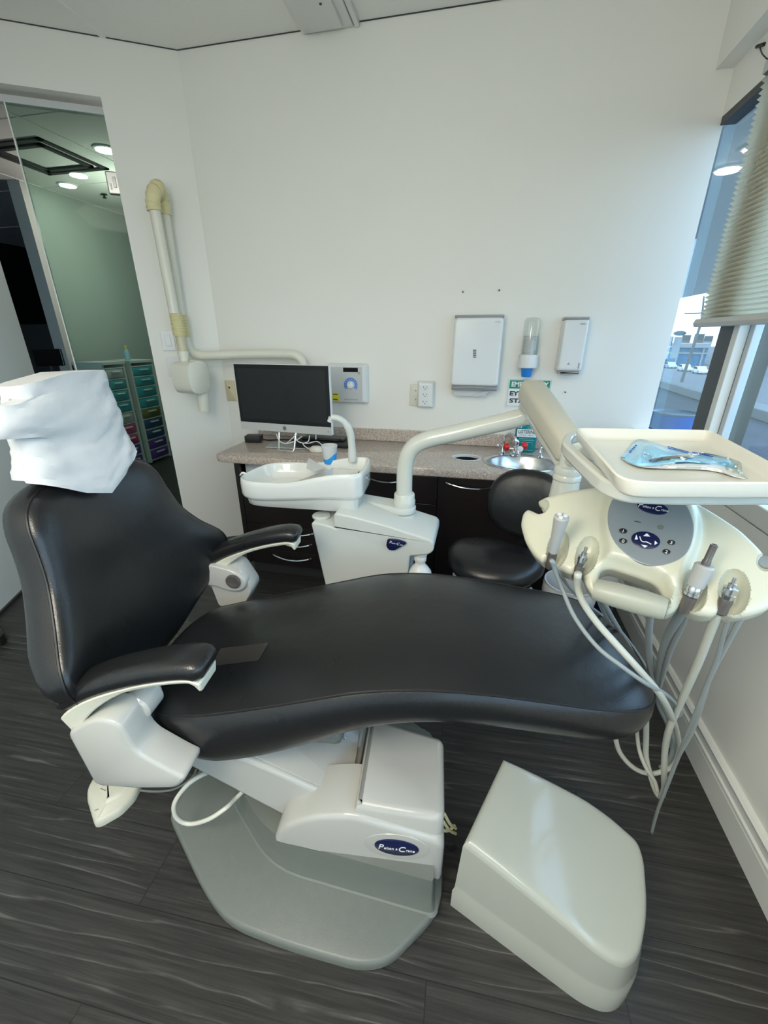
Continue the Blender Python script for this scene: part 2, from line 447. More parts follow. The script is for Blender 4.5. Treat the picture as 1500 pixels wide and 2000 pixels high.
struct(MB().box2((XR, YB, 0), (XR + .16, D, .863)).build('wall_right', m_wall, smooth=False))
struct(MB().box2((XR - .004, YB, .867), (XG + .02, D, .93)).build('sill_right', m_trim, smooth=False, bevel=.004))
struct(MB().box2((XG, YB, 2.285), (XG + .12, D + .1, HC)).build('wall_lintel', m_wall, smooth=False))
struct(MB().box2((XR, YB, 2.445), (XG + .02, D, HC)).build('trim_3', m_wall, smooth=False))
# stepped baseboard under the window
bb = MB(); prof = [(0, 0), (.014, 0), (.014, .088), (.010, .094), (.016, .098), (.016, .108), (.010, .112), (.010, .138), (.016, .142), (.018, .150), (.010, .158), (0, .16)]
bb.prism([(XR - a, YB, z) for a, z in prof], (0, D - YB, 0))
struct(bb.build('baseboard_right', m_trim, smooth=False))

# window: frame, mullion and panes
wf = MB().box2((XG, YB, 2.255), (XG + .06, D, 2.285))
window = struct(wf.build('window_1', m_mull, smooth=False))
MB().box2((XG + .015, 1.985, .93), (XG + .15, 2.135, 2.26)).build('mullion', m_mull, window, smooth=False, bevel=.004)
MB().box2((XG - .005, 1.945, .93), (XG + .03, 1.985, 2.26)).build('jamb_strip', m_trim, window, smooth=False, bevel=.003)
MB().box2((XG + .03, 1.915, .93), (XG + .06, 1.945, 2.26)).build('glazing_bead', m_alum, window, smooth=False, bevel=.003)
MB().box2((XG + .03, 2.135, .93), (XG + .036, 3.1, 2.26)).build('pane', m_glass, window, smooth=False)
MB().box2((XG + .04, YB, .93), (XG + .046, 1.92, 2.26)).build('pane', m_glass, window, smooth=False)
MB().box2((XG + .01, YB, .93), (XG + .05, 1.93, .95)).build('bottom_rail', m_trim, window, smooth=False)

# pleated blind
bz0, bz1 = 1.468, 2.25; n = 46; zig = []
for i in range(n * 2 + 1):
    zig.append((XG - .052 + (.016 if i % 2 else 0), lerp(bz0, bz1, i / (2 * n))))
back = [(XG - .018 - (.016 if i % 2 else 0), z) for i, (x, z) in enumerate(zig)][::-1]
blind = thing('window_blind', (XG - .03, 1.7, bz0 - .03), 'pleated cream window blind lowered halfway over the right-hand window', 'blind')
MB().loft([[V(x, y, z) for x, z in zig + back] for y in (.15, 2.183)]).build('pleated_fabric', m_blind, blind, smooth=False)
MB().loft([[V(XG + a, y, z) for a, z in [(-.062, 1.455), (-.055, 1.44), (-.015, 1.44), (-.010, 1.455), (-.015, 1.47), (-.055, 1.472)]] for y in (.13, 2.205)]).build('bottom_rail', m_rail, blind, smooth=False, bevel=.002)
MB().box2((XG - .055, .15, 2.25), (XG - .001, 2.185, 2.285)).build('head_rail', m_rail, blind, smooth=False)
# bracket left behind on the lintel
br = thing('wall_bracket', (XG - .004, 2.19, 2.36), 'small dark metal bracket with loose wire high above the window', 'bracket')
c = onX(1487, 88, XG - .002); r1 = onX(1500, 82, XG - .002)
MB().tube([onX(1478, 91, XG - .004), onX(1484, 89, XG - .004), onX(1493, 86, XG - .004)], .006, 8).build('clip', m_black, br)
MB().tube(spl([onX(1484, 92, XG - .004), onX(1488, 104, XG - .02), onX(1496, 113, XG - .02), onX(1502, 118, XG - .004)], 14), .0022, 6).build('wire', m_mull, br)

# glass doorway in the angled wall
door = struct(MB().prism([W(.40, 2.478, -.05), W(1.29, 2.478, -.05), W(1.29, 2.478, -.085), W(.40, 2.478, -.085)], (0, 0, .03)).build('door_1', m_alum, smooth=False))
def gp(s0, s1, off): return MB().prism([W(s0, .012, off), W(s1, .012, off), W(s1, .012, off - .010), W(s0, .012, off - .010)], (0, 0, 2.475))
gp(.403, .842, -.055).build('pane', m_dglass, door, smooth=False)
MB().prism([W(.842, .012, -.052), W(.848, .012, -.052), W(.848, .012, -.068), W(.842, .012, -.068)], (0, 0, 2.475)).build('glass_edge', m_trim, door, smooth=False)
hb = MB()
def hbx(s0, s1, z0, z1, o0, o1, mb): return mb.prism([W(s0, z0, o0), W(s1, z0, o0), W(s1, z0, o1), W(s0, z0, o1)], (0, 0, z1 - z0))
hbx(.398, .462, 2.13, 2.235, -.068, -.040, hb)
hbp = hb.build('patch_fitting', m_steel, door, smooth=False, bevel=.006)
h2 = MB(); hbx(.415, .430, 2.16, 2.21, -.042, -.034, h2); hbx(.440, .447, 2.15, 2.18, -.042, -.034, h2)
h2.build('keeper', m_chrome, door, smooth=False, bevel=.002)

# ---------------------------------------------------------------- corridor behind the glass
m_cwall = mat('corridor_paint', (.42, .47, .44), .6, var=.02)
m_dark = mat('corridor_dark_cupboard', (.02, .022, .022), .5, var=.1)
struct(MB().box2((-4.52, 3.95, 0), (-4.38, 8.1, HC)).build('wall_corridor', m_cwall, smooth=False))
struct(MB().box2((-7.5, 8.1, 0), (-1.2, 8.2, HC)).build('wall_corridor_end', m_cwall, smooth=False))
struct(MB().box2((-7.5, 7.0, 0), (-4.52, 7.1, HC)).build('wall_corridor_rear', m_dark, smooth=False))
struct(MB().box2((-1.72, D + .12, 0), (-1.6, 8.1, HC)).build('wall_corridor_right', m_cwall, smooth=False))
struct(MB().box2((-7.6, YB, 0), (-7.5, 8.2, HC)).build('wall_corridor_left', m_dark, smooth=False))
m_lamp = mat('downlight_lens', (1, .93, .8), .4, emit=14, var=0)
dl = None
for i, (x, y) in enumerate([(205, 290), (153, 340), (132, 360)]):
    p = onZ(x, y, HC)
    if dl is None:
        dl = thing('ceiling_downlight', (p.x, p.y, HC - .02), '', 'downlight', 'downlights in the corridor ceiling')
        MB().lathe([(.085, 0), (.085, -.008), (.07, -.012)], (p.x, p.y, HC - .001), n=32).build('trim_ring', m_trim, dl)
        MB().lathe([(.068, -.010), (.068, -.016), (.01, -.017)], (p.x, p.y, HC), n=32).build('lens', m_lamp, dl)
        o = dl
    else: o = copy_tree(dl, (p.x, p.y, HC - .02))
    o['label'] = ['round lit downlight behind the door glass, nearest the glass edge bracket', 'round lit downlight behind the door glass, middle of the three',
                  'round lit downlight behind the door glass, farthest and lowest of three'][i]
vent = thing('air_diffuser', (-3.4, 3.55, HC - .02), 'dark slotted air diffuser in the corridor ceiling behind the glass', 'vent')
c = onZ(135, 296, HC)
for k, w in ((0, .30), (1, .22)):
    vb = MB()
    for (a, b) in (((-w, -w), (w, -w)), ((-w, w), (w, w)), ((-w, -w), (-w, w)), ((w, -w), (w, w))):
        vb.box2((c.x - .3 + a[0] - .02, c.y + .05 + a[1] - .02, HC - .012 - .004 * k), (c.x - .3 + b[0] + .02, c.y + .05 + b[1] + .02, HC))
    vb.build('slot_frame', m_dark, vent, smooth=False)
sp = thing('sprinkler_head', tuple(onZ(203, 379, HC) - V(0, 0, .03)), 'tiny sprinkler head on the corridor ceiling below the metal patch fitting', 'sprinkler')
MB().lathe([(.03, 0), (.03, -.006), (.01, -.008), (.01, -.03), (.02, -.032), (.02, -.036)], onZ(203, 379, HC), n=16).build('head', m_dark, sp)

# drawer towers
m_frame = mat('drawer_frame_white', (.55, .58, .56), .5, var=.03)
def drawer_tower(px, label, colors, X, ztop, w, zs, name='drawer_tower'):
    c = onX(px, 760, X)
    y = c.y; t = thing(name, (X, y, 0), label, 'drawer unit', 'plastic drawer towers behind the door glass')
    f = MB(); z0 = .02
    f.box2((X - .36, y - w / 2, z0), (X, y - w / 2 + .025, ztop)); f.box2((X - .36, y + w / 2 - .025, z0), (X, y + w / 2, ztop))
    f.box2((X - .36, y - w / 2, ztop), (X + .01, y + w / 2, ztop + .025)); f.box2((X - .36, y - w / 2, z0), (X - .34, y + w / 2, ztop))
    for z in zs: f.box2((X - .34, y - w / 2 + .02, z - .012), (X, y + w / 2 - .02, z))
    f.build('frame', m_frame, t, smooth=False)
    for i, (z, z2) in enumerate(zip(zs[:-1], zs[1:])):
        d = MB().rbox((X - .16, y, (z + z2) / 2 - .006), (.33, w - .07, (z2 - z) - .022), .02, 3).build('drawer', colors[i], t)
        MB().box((X + .014, y, z2 - .045), (.02, w * .35, .014)).build('pull', m_frame, d, smooth=False, bevel=.003)
    return t
c_teal = mat('drawer_teal', (.02, .30, .34), .25, var=.04); c_pink = mat('drawer_pink', (.50, .05, .16), .25, var=.04)
c_navy = mat('drawer_navy', (.03, .07, .17), .25, var=.04); c_purp = mat('drawer_purple', (.10, .04, .26), .25, var=.04); c_gr = mat('drawer_grey', (.42, .46, .46), .3, var=.04)
c_olive = mat('drawer_olive', (.12, .13, .04), .3, var=.04)
zs = [.05, .17, .29, .41, .53, .65, .77, .89, 1.0, 1.11]
X1 = -3.75
drawer_tower(232, 'white drawer tower behind glass with pink drawers below teal ones, left one', [c_purp, c_purp, c_pink, c_pink, c_gr, c_teal, c_teal, c_teal, c_gr], X1, 1.14, .30, zs)
drawer_tower(287, 'white drawer tower behind glass with navy drawers below teal ones, right one', [c_purp, c_purp, c_navy, c_navy, c_olive, c_teal, c_teal, c_teal, c_teal], X1, 1.14, .36, zs)
bp = onX(247, 690, X1 - .1)
bt = thing('spray_bottle', (bp.x, bp.y, 1.166), 'small pale blue bottle with yellow cap standing on the drawer tower', 'bottle')
MB().lathe([(.028, 0), (.03, .01), (.03, .09), (.018, .11)], (bp.x, bp.y, 1.166), n=20).build('body', mat('bottle_pale_blue', (.3, .5, .6), .3), bt)
MB().lathe([(.018, .111), (.018, .15), (.008, .155)], (bp.x, bp.y, 1.166), n=16).build('cap', mat('bottle_cap_yellow', (.6, .5, .15), .4), bt)
# dark cupboard and a device in the room to the left of the corridor
cb = thing('storage_cupboard', (-5.4, 4.6, 0), 'tall dark cupboard standing in the dark room behind the door glass', 'cupboard')
MB().box2((-6.2, 4.5, .01), (-5.0, 5.0, 1.55)).build('carcass', m_dark, cb, smooth=False, bevel=.01)
MB().box2((-5.58, 4.485, .06), (-5.02, 4.5, 1.5)).build('door', m_dark, cb, smooth=False)
MB().box2((-6.18, 4.485, .06), (-5.60, 4.5, 1.5)).build('door', m_dark, cb, smooth=False)
dv = thing('screen_on_stand', tuple(onPl(95, 735, V(-3.3, 3.0, 0), WN)), 'small black screen on a slim stand behind the door glass', 'screen')
q = onPl(95, 698, V(-3.3, 3.0, 0), WN)
Rw = Matrix((WD, WN, (0, 0, 1))).transposed()
MB().box(q, (.20, .03, .13), Rw).build('screen', m_gloss, dv, smooth=False, bevel=.006)
MB().tube([q - V(0, 0, .06), V(q.x, q.y, .02)], .014, 10).build('post', m_black, dv)
MB().lathe([(.16, .001), (.16, .015), (.02, .03)], (q.x, q.y, 0), n=24).build('foot', m_black, dv)
dv.location = (q.x, q.y, 0); 
for ch in dv.children: ch.location = WLOC[ch.name] - V(q.x, q.y, 0)

# ceiling air deflector
cv = thing('ceiling_vent', (-.84, 2.42, HC - .03), 'white plastic air deflector on the ceiling against the far wall', 'vent')
x0, x1, y0, y1 = -.978, -.722, 1.95, 2.596
MB().box2((x0, y0, HC - .018), (x1, y1, HC - .001)).build('frame', m_trim, cv, smooth=False, bevel=.004)
MB().rbox(((x0 + x1) / 2 - .01, (y0 + y1) / 2, HC - .026), (.19, .58, .016), .012).build('deflector_plate', m_trim, cv)
MB().box2((x1 + .008, y0, HC - .022), (x1 + .030, y1, HC - .001)).build('side_lip', m_trim, cv, smooth=False, bevel=.003)
MB().lathe([(.006, 0), (.006, -.003), (.002, -.004)], onZ(626, 7, HC - .034), n=12).build('screw', m_mull, cv)

# ================================================================ outside
EZ = -.12
m_asph = mat('asphalt', (0.1140, 0.1208, 0.1414), .9, spec=0, var=.25, vscale=1.2)
m_road = mat('road_concrete', (0.1710, 0.1642, 0.1710), .9, spec=0, var=.12, vscale=.6)
m_kerb = mat('kerb_concrete', (0.2736, 0.2782, 0.2782), .9, spec=0, var=.08)
m_soff = mat('canopy_soffit', (.70, .74, .74), .6, var=.02)
m_lamp2 = mat('canopy_lamp', (1, .95, .86), .4, emit=25, var=0)
ES = -5.5
k0, k1 = onZ(1285, 735, EZ + .2), onZ(1370, 757, EZ + .2)
kd = (k1 - k0); kd.z = 0; kd.normalize(); kn = V(-kd.y, kd.x, 0)
if kn.y < 0: kn = -kn
a, b = k0 - kd * 12, k0 + kd * 30
struct(MB().prism([V(1.03, a.y, EZ - .3), V(a.x, a.y, EZ - .3), V(b.x, b.y, EZ - .3), V(b.x, -14, EZ - .3), V(1.03, -14, EZ - .3)] if a.x > 1.03 else [V(1.03, k0.y + (1.03 - k0.x) * kd.y / kd.x, EZ - .3), V(b.x, b.y, EZ - .3), V(b.x, -14, EZ - .3), V(1.03, -14, EZ - .3)], (0, 0, .3)).build('ground_terrace', m_asph, smooth=False))
struct(MB().prism([V(a.x, a.y, EZ), V(b.x, b.y, EZ), V(b.x, b.y, EZ) + kn * .5, V(a.x, a.y, EZ) + kn * .5], (0, 0, .2)).build('kerb_outside', m_kerb, smooth=False, bevel=.02))
struct(MB().box2((-60, -40, ES - .1), (260, 420, ES)).build('ground_outside', m_road, smooth=False))
SZ = 2.62
struct(MB().prism([V(1.05, 2.3, SZ), V(6.35, 13.0, SZ), V(6.35, 60, SZ), V(1.05, 60, SZ)], (0, 0, .3)).build('ceiling_canopy', m_soff, smooth=False))  # unseen near side cut on a slant so sky light reaches the seat
cl = None
for i, (x, y) in enumerate([(1422, 329), (1481, 284)]):
    p = onZ(x, y, SZ)
    if cl is None:
        cl = thing('canopy_light', (p.x, p.y, SZ - .02), '', 'light', 'lights under the canopy outside')
        MB().lathe([(.10, 0), (.10, -.01), (.085, -.014)], (p.x, p.y, SZ - .001), n=24).build('trim_ring', m_trim, cl)
        MB().lathe([(.083, -.012), (.08, -.02), (.01, -.022)], (p.x, p.y, SZ), n=24).build('lens', m_lamp2, cl)
        o = cl
    else: o = copy_tree(cl, (p.x, p.y, SZ - .02))
    o['label'] = ['bright canopy light outside seen beside the far wall edge', 'bright canopy light outside next to the blind edge'][i]

# blue bin just outside the glass
bc = onPl(1312, 835, V(0, 3.1, 0), V(0, 1, 0))
bin_ = thing('blue_bin', (bc.x, bc.y, EZ), 'bright blue tapered bin standing outside the window', 'bin')
bt_ = onPl(1318, 805, V(0, 3.1, 0), V(0, 1, 0)).z
MB().lathe([(.105, 0), (.11, .01), (.133, bt_ - EZ - .01), (.126, bt_ - EZ - .01), (.12, bt_ - EZ - .03), (.09, .05)], (bc.x, bc.y, EZ), n=40).build('body', mat('bin_blue', (.0, .085, .36), .6, spec=.1, var=.03), bin_)
MB().lathe([(.133, bt_ - EZ - .012), (.137, bt_ - EZ - .006), (.137, bt_ - EZ), (.130, bt_ - EZ + .002), (.124, bt_ - EZ - .01)], (bc.x, bc.y, EZ), n=40).build('rim', mat('bin_rim', (.05, .1, .16), .3), bin_)

# cars across the road
def make_car(name, label, paint, L=3.9, Wd=1.75, H=1.45):
    t = thing(name, (0, 0, 0), label, 'car', 'cars parked across the road')
    def sec(y, half, prof): return [V(x, y, z) for x, z in prof]
    low = roundpoly([(-L / 2, .28), (L / 2, .28), (L / 2 - .02, .62), (L / 2 - .15, .78), (L * .22, .88), (-L * .38, .92), (-L / 2 + .03, .85)], .12)
    MB().loft([[V(x * f, y, z) for x, z in low] for y, f in ((-Wd / 2, .97), (-Wd / 2 + .08, 1), (Wd / 2 - .08, 1), (Wd / 2, .97))]).build('body', paint, t, bevel=.03)
    cabp = roundpoly([(-L * .42, .88), (L * .24, .86), (L * .08, H - .04), (-L * .05, H), (-L * .28, H - .03)], .12)
    MB().loft([[V(x * f + (1 - f) * -.3, y, .86 + (z - .86) * g) for x, z in cabp] for y, f, g in ((-Wd / 2 + .06, 1, .96), (-Wd / 2 + .18, .98, 1), (Wd / 2 - .18, .98, 1), (Wd / 2 - .06, 1, .96))]).build('cabin', paint, t, bevel=.02)
    for sy in (-1, 1):
        for (a, b_) in ((-.37, -.13), (-.11, .14)):
            pw = [(L * a + (.12 if a < -.2 else 0), .92), (L * b_ + (.08 if b_ > .1 else 0), .92), (L * b_ - (.28 if b_ > .1 else 0), H - .12), (L * a + (.30 if a < -.2 else 0), H - .12)]
            MB().prism([V(x, sy * (Wd / 2 - .055), z) for x, z in pw], (0, sy * .012, 0)).build('side_window', m_gloss, t, smooth=False)
        for sx in (-.31, .31):
            w = MB().lathe([(.20, -.1), (.32, -.1), (.32, .1), (.20, .1)], (sx * L, sy * (Wd / 2 - .1), .32), (0, 1, 0), n=20).build('wheel', m_black, t)
            MB().lathe([(.19, .095), (.19, .105), (.02, .11)] if sy > 0 else [(.19, -.095), (.19, -.105), (.02, -.11)], (sx * L, sy * (Wd / 2 - .1), .32), (0, 1, 0), n=16).build('hubcap', m_steel, w)
    for sy in (-.6, .6): MB().box((L / 2 - .03, sy, .68), (.06, .25, .1)).build('headlight', m_disp, t, bevel=.02)
    return t
m_cw = mat('car_white', (.60, .61, .62), .2, coat=.6); m_cs = mat('car_silver', (.45, .48, .52), .25, metal=.3, coat=.6); m_cd = mat('car_dark', (.05, .055, .06), .25, coat=.6)
cars = [(1262, 716, 'car_dark', 'dark car at the far left of the cars across the road', m_cd), (1308, 719, 'car_silver', 'silver car across the road left of two white cars', m_cs),
        (1336, 725, 'car_white', 'white car across the road between silver car and mullion', m_cw), (1366, 730, 'car_white2', 'white car across the road closest to the dark window mullion', m_cw),
        (1446, 703, 'car_grey', 'grey car in the lot seen right of the mullion', m_cs), (1490, 702, 'car_row', 'dark car in the lot seen at the right image edge', m_cd)]
for i, (x, y, nm, lb, pm) in enumerate(cars):
    p = onZ(x, y, ES)
    if (p - CAM).length > 45: p = CAM + (p - CAM) * 1.0
    t = make_car('parked_car', lb, pm); t.location = (p.x, p.y, ES)
    t.rotation_euler = (0, 0, math.atan2(kd.y, kd.x) + (PI if i % 2 else 0) * 0)
# blue shop front, sign pylon, pole, houses, trees
def face_cam(p): d = p - CAM; return math.atan2(d.y, d.x)
m_bfac = mat('shop_blue_glass', (0.0456, 0.1596, 0.2736), .2, var=.35, vscale=.8); m_sw = mat('shop_white', (0.2736, 0.2850, 0.2964), .8, spec=.1, var=.06)
def along(px, dist): r = ray(px, 650); r.z = 0; r.normalize(); return V(0, 0, 0) + r * dist
def frame_at(px, dist):
    p = along(px, dist); d = p.normalized(); return p, V(d.y, -d.x, 0), d     # position, screen-right, away
def zat(py, px, dist): r = ray(px, py); return CAM.z + r.z * dist / math.hypot(r.x, r.y)
p, r, d = frame_at(1335, 142)
shop = thing('shop_building', (p.x, p.y, ES), 'long low shop with blue glass front and white roof edge across the road', 'building')
def facebox(mb, px0, px1, py0, py1, dist, depth):
    z1, z0 = zat(py0, (px0 + px1) / 2, dist), zat(py1, (px0 + px1) / 2, dist)
    a = along(px0, dist); b = along(px1, dist); dd = (along((px0 + px1) / 2, 1)) * depth
    return mb.prism([V(a.x, a.y, z0), V(b.x, b.y, z0), V(b.x, b.y, z0) + dd, V(a.x, a.y, z0) + dd], (0, 0, z1 - z0))
facebox(MB(), 1270, 1392, 678, 718, 142, 16).build('glass_front', m_bfac, shop, smooth=False)
facebox(MB(), 1266, 1396, 671, 679, 141, 18).build('roof_edge', m_sw, shop, smooth=False)
for px in (1285, 1311, 1334, 1361, 1384): facebox(MB(), px - 2, px + 2, 679, 718, 141.4, .8).build('pillar', m_sw, shop, smooth=False)
facebox(MB(), 1268, 1394, 688, 691, 141.5, .6).build('transom', m_sw, shop, smooth=False)
p, r, d = frame_at(1327, 92)
pyl = thing('sign_pylon', (p.x, p.y, ES), 'white sign pylon with rounded blue top across the road', 'sign')
facebox(MB(), 1320, 1336, 658, 700, 92, 1.2).build('panel', m_sw, pyl, smooth=False)
mb = MB(); c0 = along(1328, 92); zc = zat(651, 1328, 92); rr = (along(1328 + 13, 92) - c0).length
mb.lathe([(rr, -.3), (rr, .3)], (c0.x, c0.y, zc), tuple(d), n=28, sx=1.0, ref=tuple(r))
for v_ in mb.v: v_.z = zc + (v_.z - zc) * .42
mb.build('oval_head', mat('pylon_blue', (.018, .035, .05), .4), pyl)
facebox(MB(), 1311, 1318, 657, 676, 91, 3).build('blue_flag', mat('banner_blue', (.008, .035, .09), .5), pyl, smooth=False)
p, r, d = frame_at(1356, 88)
m_polem = mat('pole_grey', (.10, .10, .10), .8)
pole = thing('utility_pole', (p.x, p.y, ES), 'thin tall utility pole rising into the white sky left of the blind', 'pole')
ztop = zat(578, 1377, 88); pt = along(1373, 88)
MB().tube([V(p.x, p.y, ES), V(pt.x * .5 + p.x * .5, pt.y * .5 + p.y * .5, ztop * .5), V(p.x, p.y, 0) * .0 + V(p.x, p.y, ztop)], [.26, .20, .12], 8).build('shaft', m_polem, pole)
MB().box((p.x, p.y, ztop - 2.4), (4, .2, .2), Matrix.Rotation(math.atan2(r.y, r.x), 3, 'Z')).build('crossarm', m_polem, pole, smooth=False)
m_br = mat('house_brown', (0.1368, 0.1140, 0.1026), .8, var=.2, vscale=.5); m_roofs = mat('house_roof', (.02, .019, .019), .8, var=.15)
for i, (a, b, top, base, dist, mm, lb) in enumerate([
        (1334, 1352, 654, 676, 190, m_br, 'brown roofed house behind the sign pylon'), (1358, 1378, 652, 676, 200, m_br, 'brown house behind the shop, right of the pole'),
        (1378, 1396, 656, 678, 170, m_sw, 'pale house at the left edge of the mullion'), (1440, 1465, 655, 672, 210, m_br, 'dark gabled house right of the mullion'),
        (1466, 1500, 653, 674, 220, m_sw, 'long pale house at the right image edge')]):
    p = along((a + b) / 2, dist)
    h = thing('house', (p.x, p.y, ES), lb, 'house', 'houses on the far side of the road')
    z0 = ES; z1 = zat((top + base) / 2, (a + b) / 2, dist); z2 = zat(top, (a + b) / 2, dist)
    A, B = along(a, dist), along(b, dist); dd = along((a + b) / 2, 1) * 8
    MB().prism([V(A.x, A.y, z0), V(B.x, B.y, z0), V(B.x, B.y, z0) + dd, V(A.x, A.y, z0) + dd], (0, 0, z1 - z0)).build('walls', mm, h, smooth=False)
    MB().loft([[V(A.x, A.y, z1), V(A.x, A.y, z1) + dd, V(A.x, A.y, z2) + dd * .5], [V(B.x, B.y, z1), V(B.x, B.y, z1) + dd, V(B.x, B.y, z2) + dd * .5]]).build('roof', m_roofs, h, smooth=False)
    q0 = lerp(A, B, .35); q1 = lerp(A, B, .6); zz = lerp(z0, z1, .62)
    MB().prism([V(q0.x, q0.y, zz), V(q1.x, q1.y, zz), V(q1.x, q1.y, zz) - dd * .01, V(q0.x, q0.y, zz) - dd * .01], (0, 0, (z1 - z0) * .2)).build('window', m_gloss, h, smooth=False)
m_bark = mat('bare_branches', (.018, .015, .016), .9, var=.2)
m_verge = mat('grass_verge', (0.0798, 0.1254, 0.0456), .9, var=.2, vscale=2)
pv = along(1450, 60)
def bare_tree(px, dist, top, label, seed):
    rnd = random.Random(seed); p = along(px, dist); z1 = zat(top, px, dist); H = z1 - ES
    t = thing('bare_tree', (p.x, p.y, ES), label, 'tree', 'bare trees along the road')
    MB().tube([V(p.x, p.y, ES), V(p.x, p.y, ES + H * .45), V(p.x + .1, p.y, ES + H * .8)], [H * .02, H * .015, H * .006], 7).build('trunk', m_bark, t)
    mb = MB()
    for k in range(46):
        h = rnd.uniform(.25, .8) * H; an = rnd.uniform(0, 2 * PI); l = H * rnd.uniform(.15, .36)
        a = V(p.x, p.y, ES + h); b = a + V(math.cos(an) * l, math.sin(an) * l, l * rnd.uniform(.4, 1.1)) 
        m_ = (a + b) / 2 + V(0, 0, -l * .08)
        mb.tube([a, m_, b], [H * .007, H * .005, H * .002], 5)
        for q in range(3):
            f = rnd.uniform(.4, .9); c = a.lerp(b, f); an2 = an + rnd.uniform(-1.2, 1.2)
            mb.tube([c, c + V(math.cos(an2), math.sin(an2), rnd.uniform(.2, 1)) * l * .4], [H * .003, H * .0015], 4)
    mb.build('branches', m_bark, t)
bare_tree(1472, 120, 655, 'bare tree in the middle of the view right of the mullion', 1)
bare_tree(1496, 115, 650, 'bare tree at the right image edge beyond the glass', 2)
bare_tree(1452, 150, 655, 'bare tree closest to the mullion on its right', 3)
A, B = along(1438, 95), along(1475, 95); A2, B2 = along(1438, 108), along(1475, 108)
struct(MB().prism([V(A.x, A.y, ES), V(B.x, B.y, ES), V(B2.x, B2.y, ES), V(A2.x, A2.y, ES)], (0, 0, .05)).build('verge_outside', m_verge, smooth=False))
m_or = mat('traffic_orange', (.10, .035, .002), .5)
for (px, py, hh, lb) in [(1444, 676, 12, 'yellow traffic signal beside the mullion'), (1433, 724, 12, 'yellow barrel low beside the mullion')]:
    dist = 80 if py < 700 else 88
    p = along(px, dist); z0, z1 = zat(py + hh / 2, px, dist), zat(py - hh / 2, px, dist)
    if py < 700:
        t = thing('traffic_signal', (p.x, p.y, ES), lb, 'traffic light')
        MB().box((p.x, p.y, (z0 + z1) / 2), (.6, .5, z1 - z0), Matrix.Rotation(face_cam(p) - PI / 2, 3, 'Z')).build('housing', m_or, t, bevel=.02)
        MB().tube([V(p.x, p.y, ES), V(p.x, p.y, z0)], .06, 8).build('post', m_kerb, t)
        for k in range(3):
            c = V(p.x, p.y, lerp(z0, z1, .2 + .3 * k)) - p.normalized() * .27
            MB().lathe([(.16, 0), (.16, .04)], c, tuple(-p.normalized()), n=12).build('lens', m_black, t)
    else:
        t = thing('traffic_barrel', (p.x, p.y, ES), lb, 'traffic barrel')
        MB().lathe([(.7, 0), (.7, .1), (.6, .15), (.5, 1.5), (.2, 1.6)], (p.x, p.y, ES), n=18).build('body', m_or, t)
        MB().lathe([(.60, .7), (.58, .72), (.56, 1.0), (.57, 1.02)], (p.x, p.y, ES), n=18, caps=False).build('stripe', m_disp, t)
p = along(1467, 78); zb = ES
t = thing('blue_post_sign', (p.x, p.y, ES), 'narrow tapering blue sign standing on the verge', 'sign')
z1 = zat(706, 1467, 78)
Rz = Matrix.Rotation(face_cam(p) - PI / 2, 3, 'Z')
MB().loft([[V(p.x, p.y, z) + Rz @ V(sx * w, sy * .08, 0) for sx, sy in ((-1, -1), (1, -1), (1, 1), (-1, 1))] for z, w in ((ES, .9), (z1, .35))]).build('panel', mat('sign_blue', (.008, .03, .06), .5), t, smooth=False)
MB().box((p.x, p.y, z1 - .8) , (.5, .4, .8), Rz).build('plate', m_sw, t, smooth=False)
# ================================================================ dental chair
AX = math.radians(6)
U = V(math.cos(AX), math.sin(AX), 0); VV = V(-math.sin(AX), math.cos(AX), 0)
OB = V(-.2, 1.0, 0); KS = .9; OC = V(-.18, .9, .14)
def Lb(u, v, z): return OB + U * u + VV * v + V(0, 0, z)
def Lc(u, v, z): return OC + (U * u + VV * v + V(0, 0, z)) * KS
RC = Matrix((U, VV, (0, 0, 1))).transposed()
chair = thing('dental_chair', (-.28, .87, 0), 'black leather dental chair with butterfly backrest on a pale grey base', 'dental chair')

# --- floor plate with raised plinth
out = roundpoly([(-.668, -.262), (-.47, -.425), (-.37, -.488), (-.20, -.515), (-.02, -.530), (.05, -.515), (.178, -.395), (.178, .08), (.06, .19), (-.45, .19), (-.66, -.12)],
                [.03, .08, .08, .1, .06, .06, .06, .08, .1, .1, .05], 5)
MB().puff(out, lambda x, y, h: Lb(x, y, h), [(.004, .0), (0, .004), (0, .020), (.003, .027), (.010, .031)]).build('floor_plate', m_greypl, chair)
ridge = roundpoly([(-.50, -.20), (-.30, -.37), (.166, -.425), (.172, .05), (-.5, .1)], [.05, .09, .03, .09, .09], 4)
MB().puff(ridge, lambda x, y, h: Lb(x, y, h), [(0, .028), (.008, .034), (.015, .060), (.017, .10), (.018, .155)]).build('plinth', m_greypl, chair)
MB().loft([[Lb(-.60, -.10, .03), Lb(-.28, -.26, .03), Lb(-.22, .10, .03), Lb(-.55, .12, .03)], [Lb(-.56, -.08, .20), Lb(-.30, -.20, .20), Lb(-.25, .08, .2), Lb(-.52, .1, .2)]]).build('lift_housing', m_greypl, chair, bevel=.02)
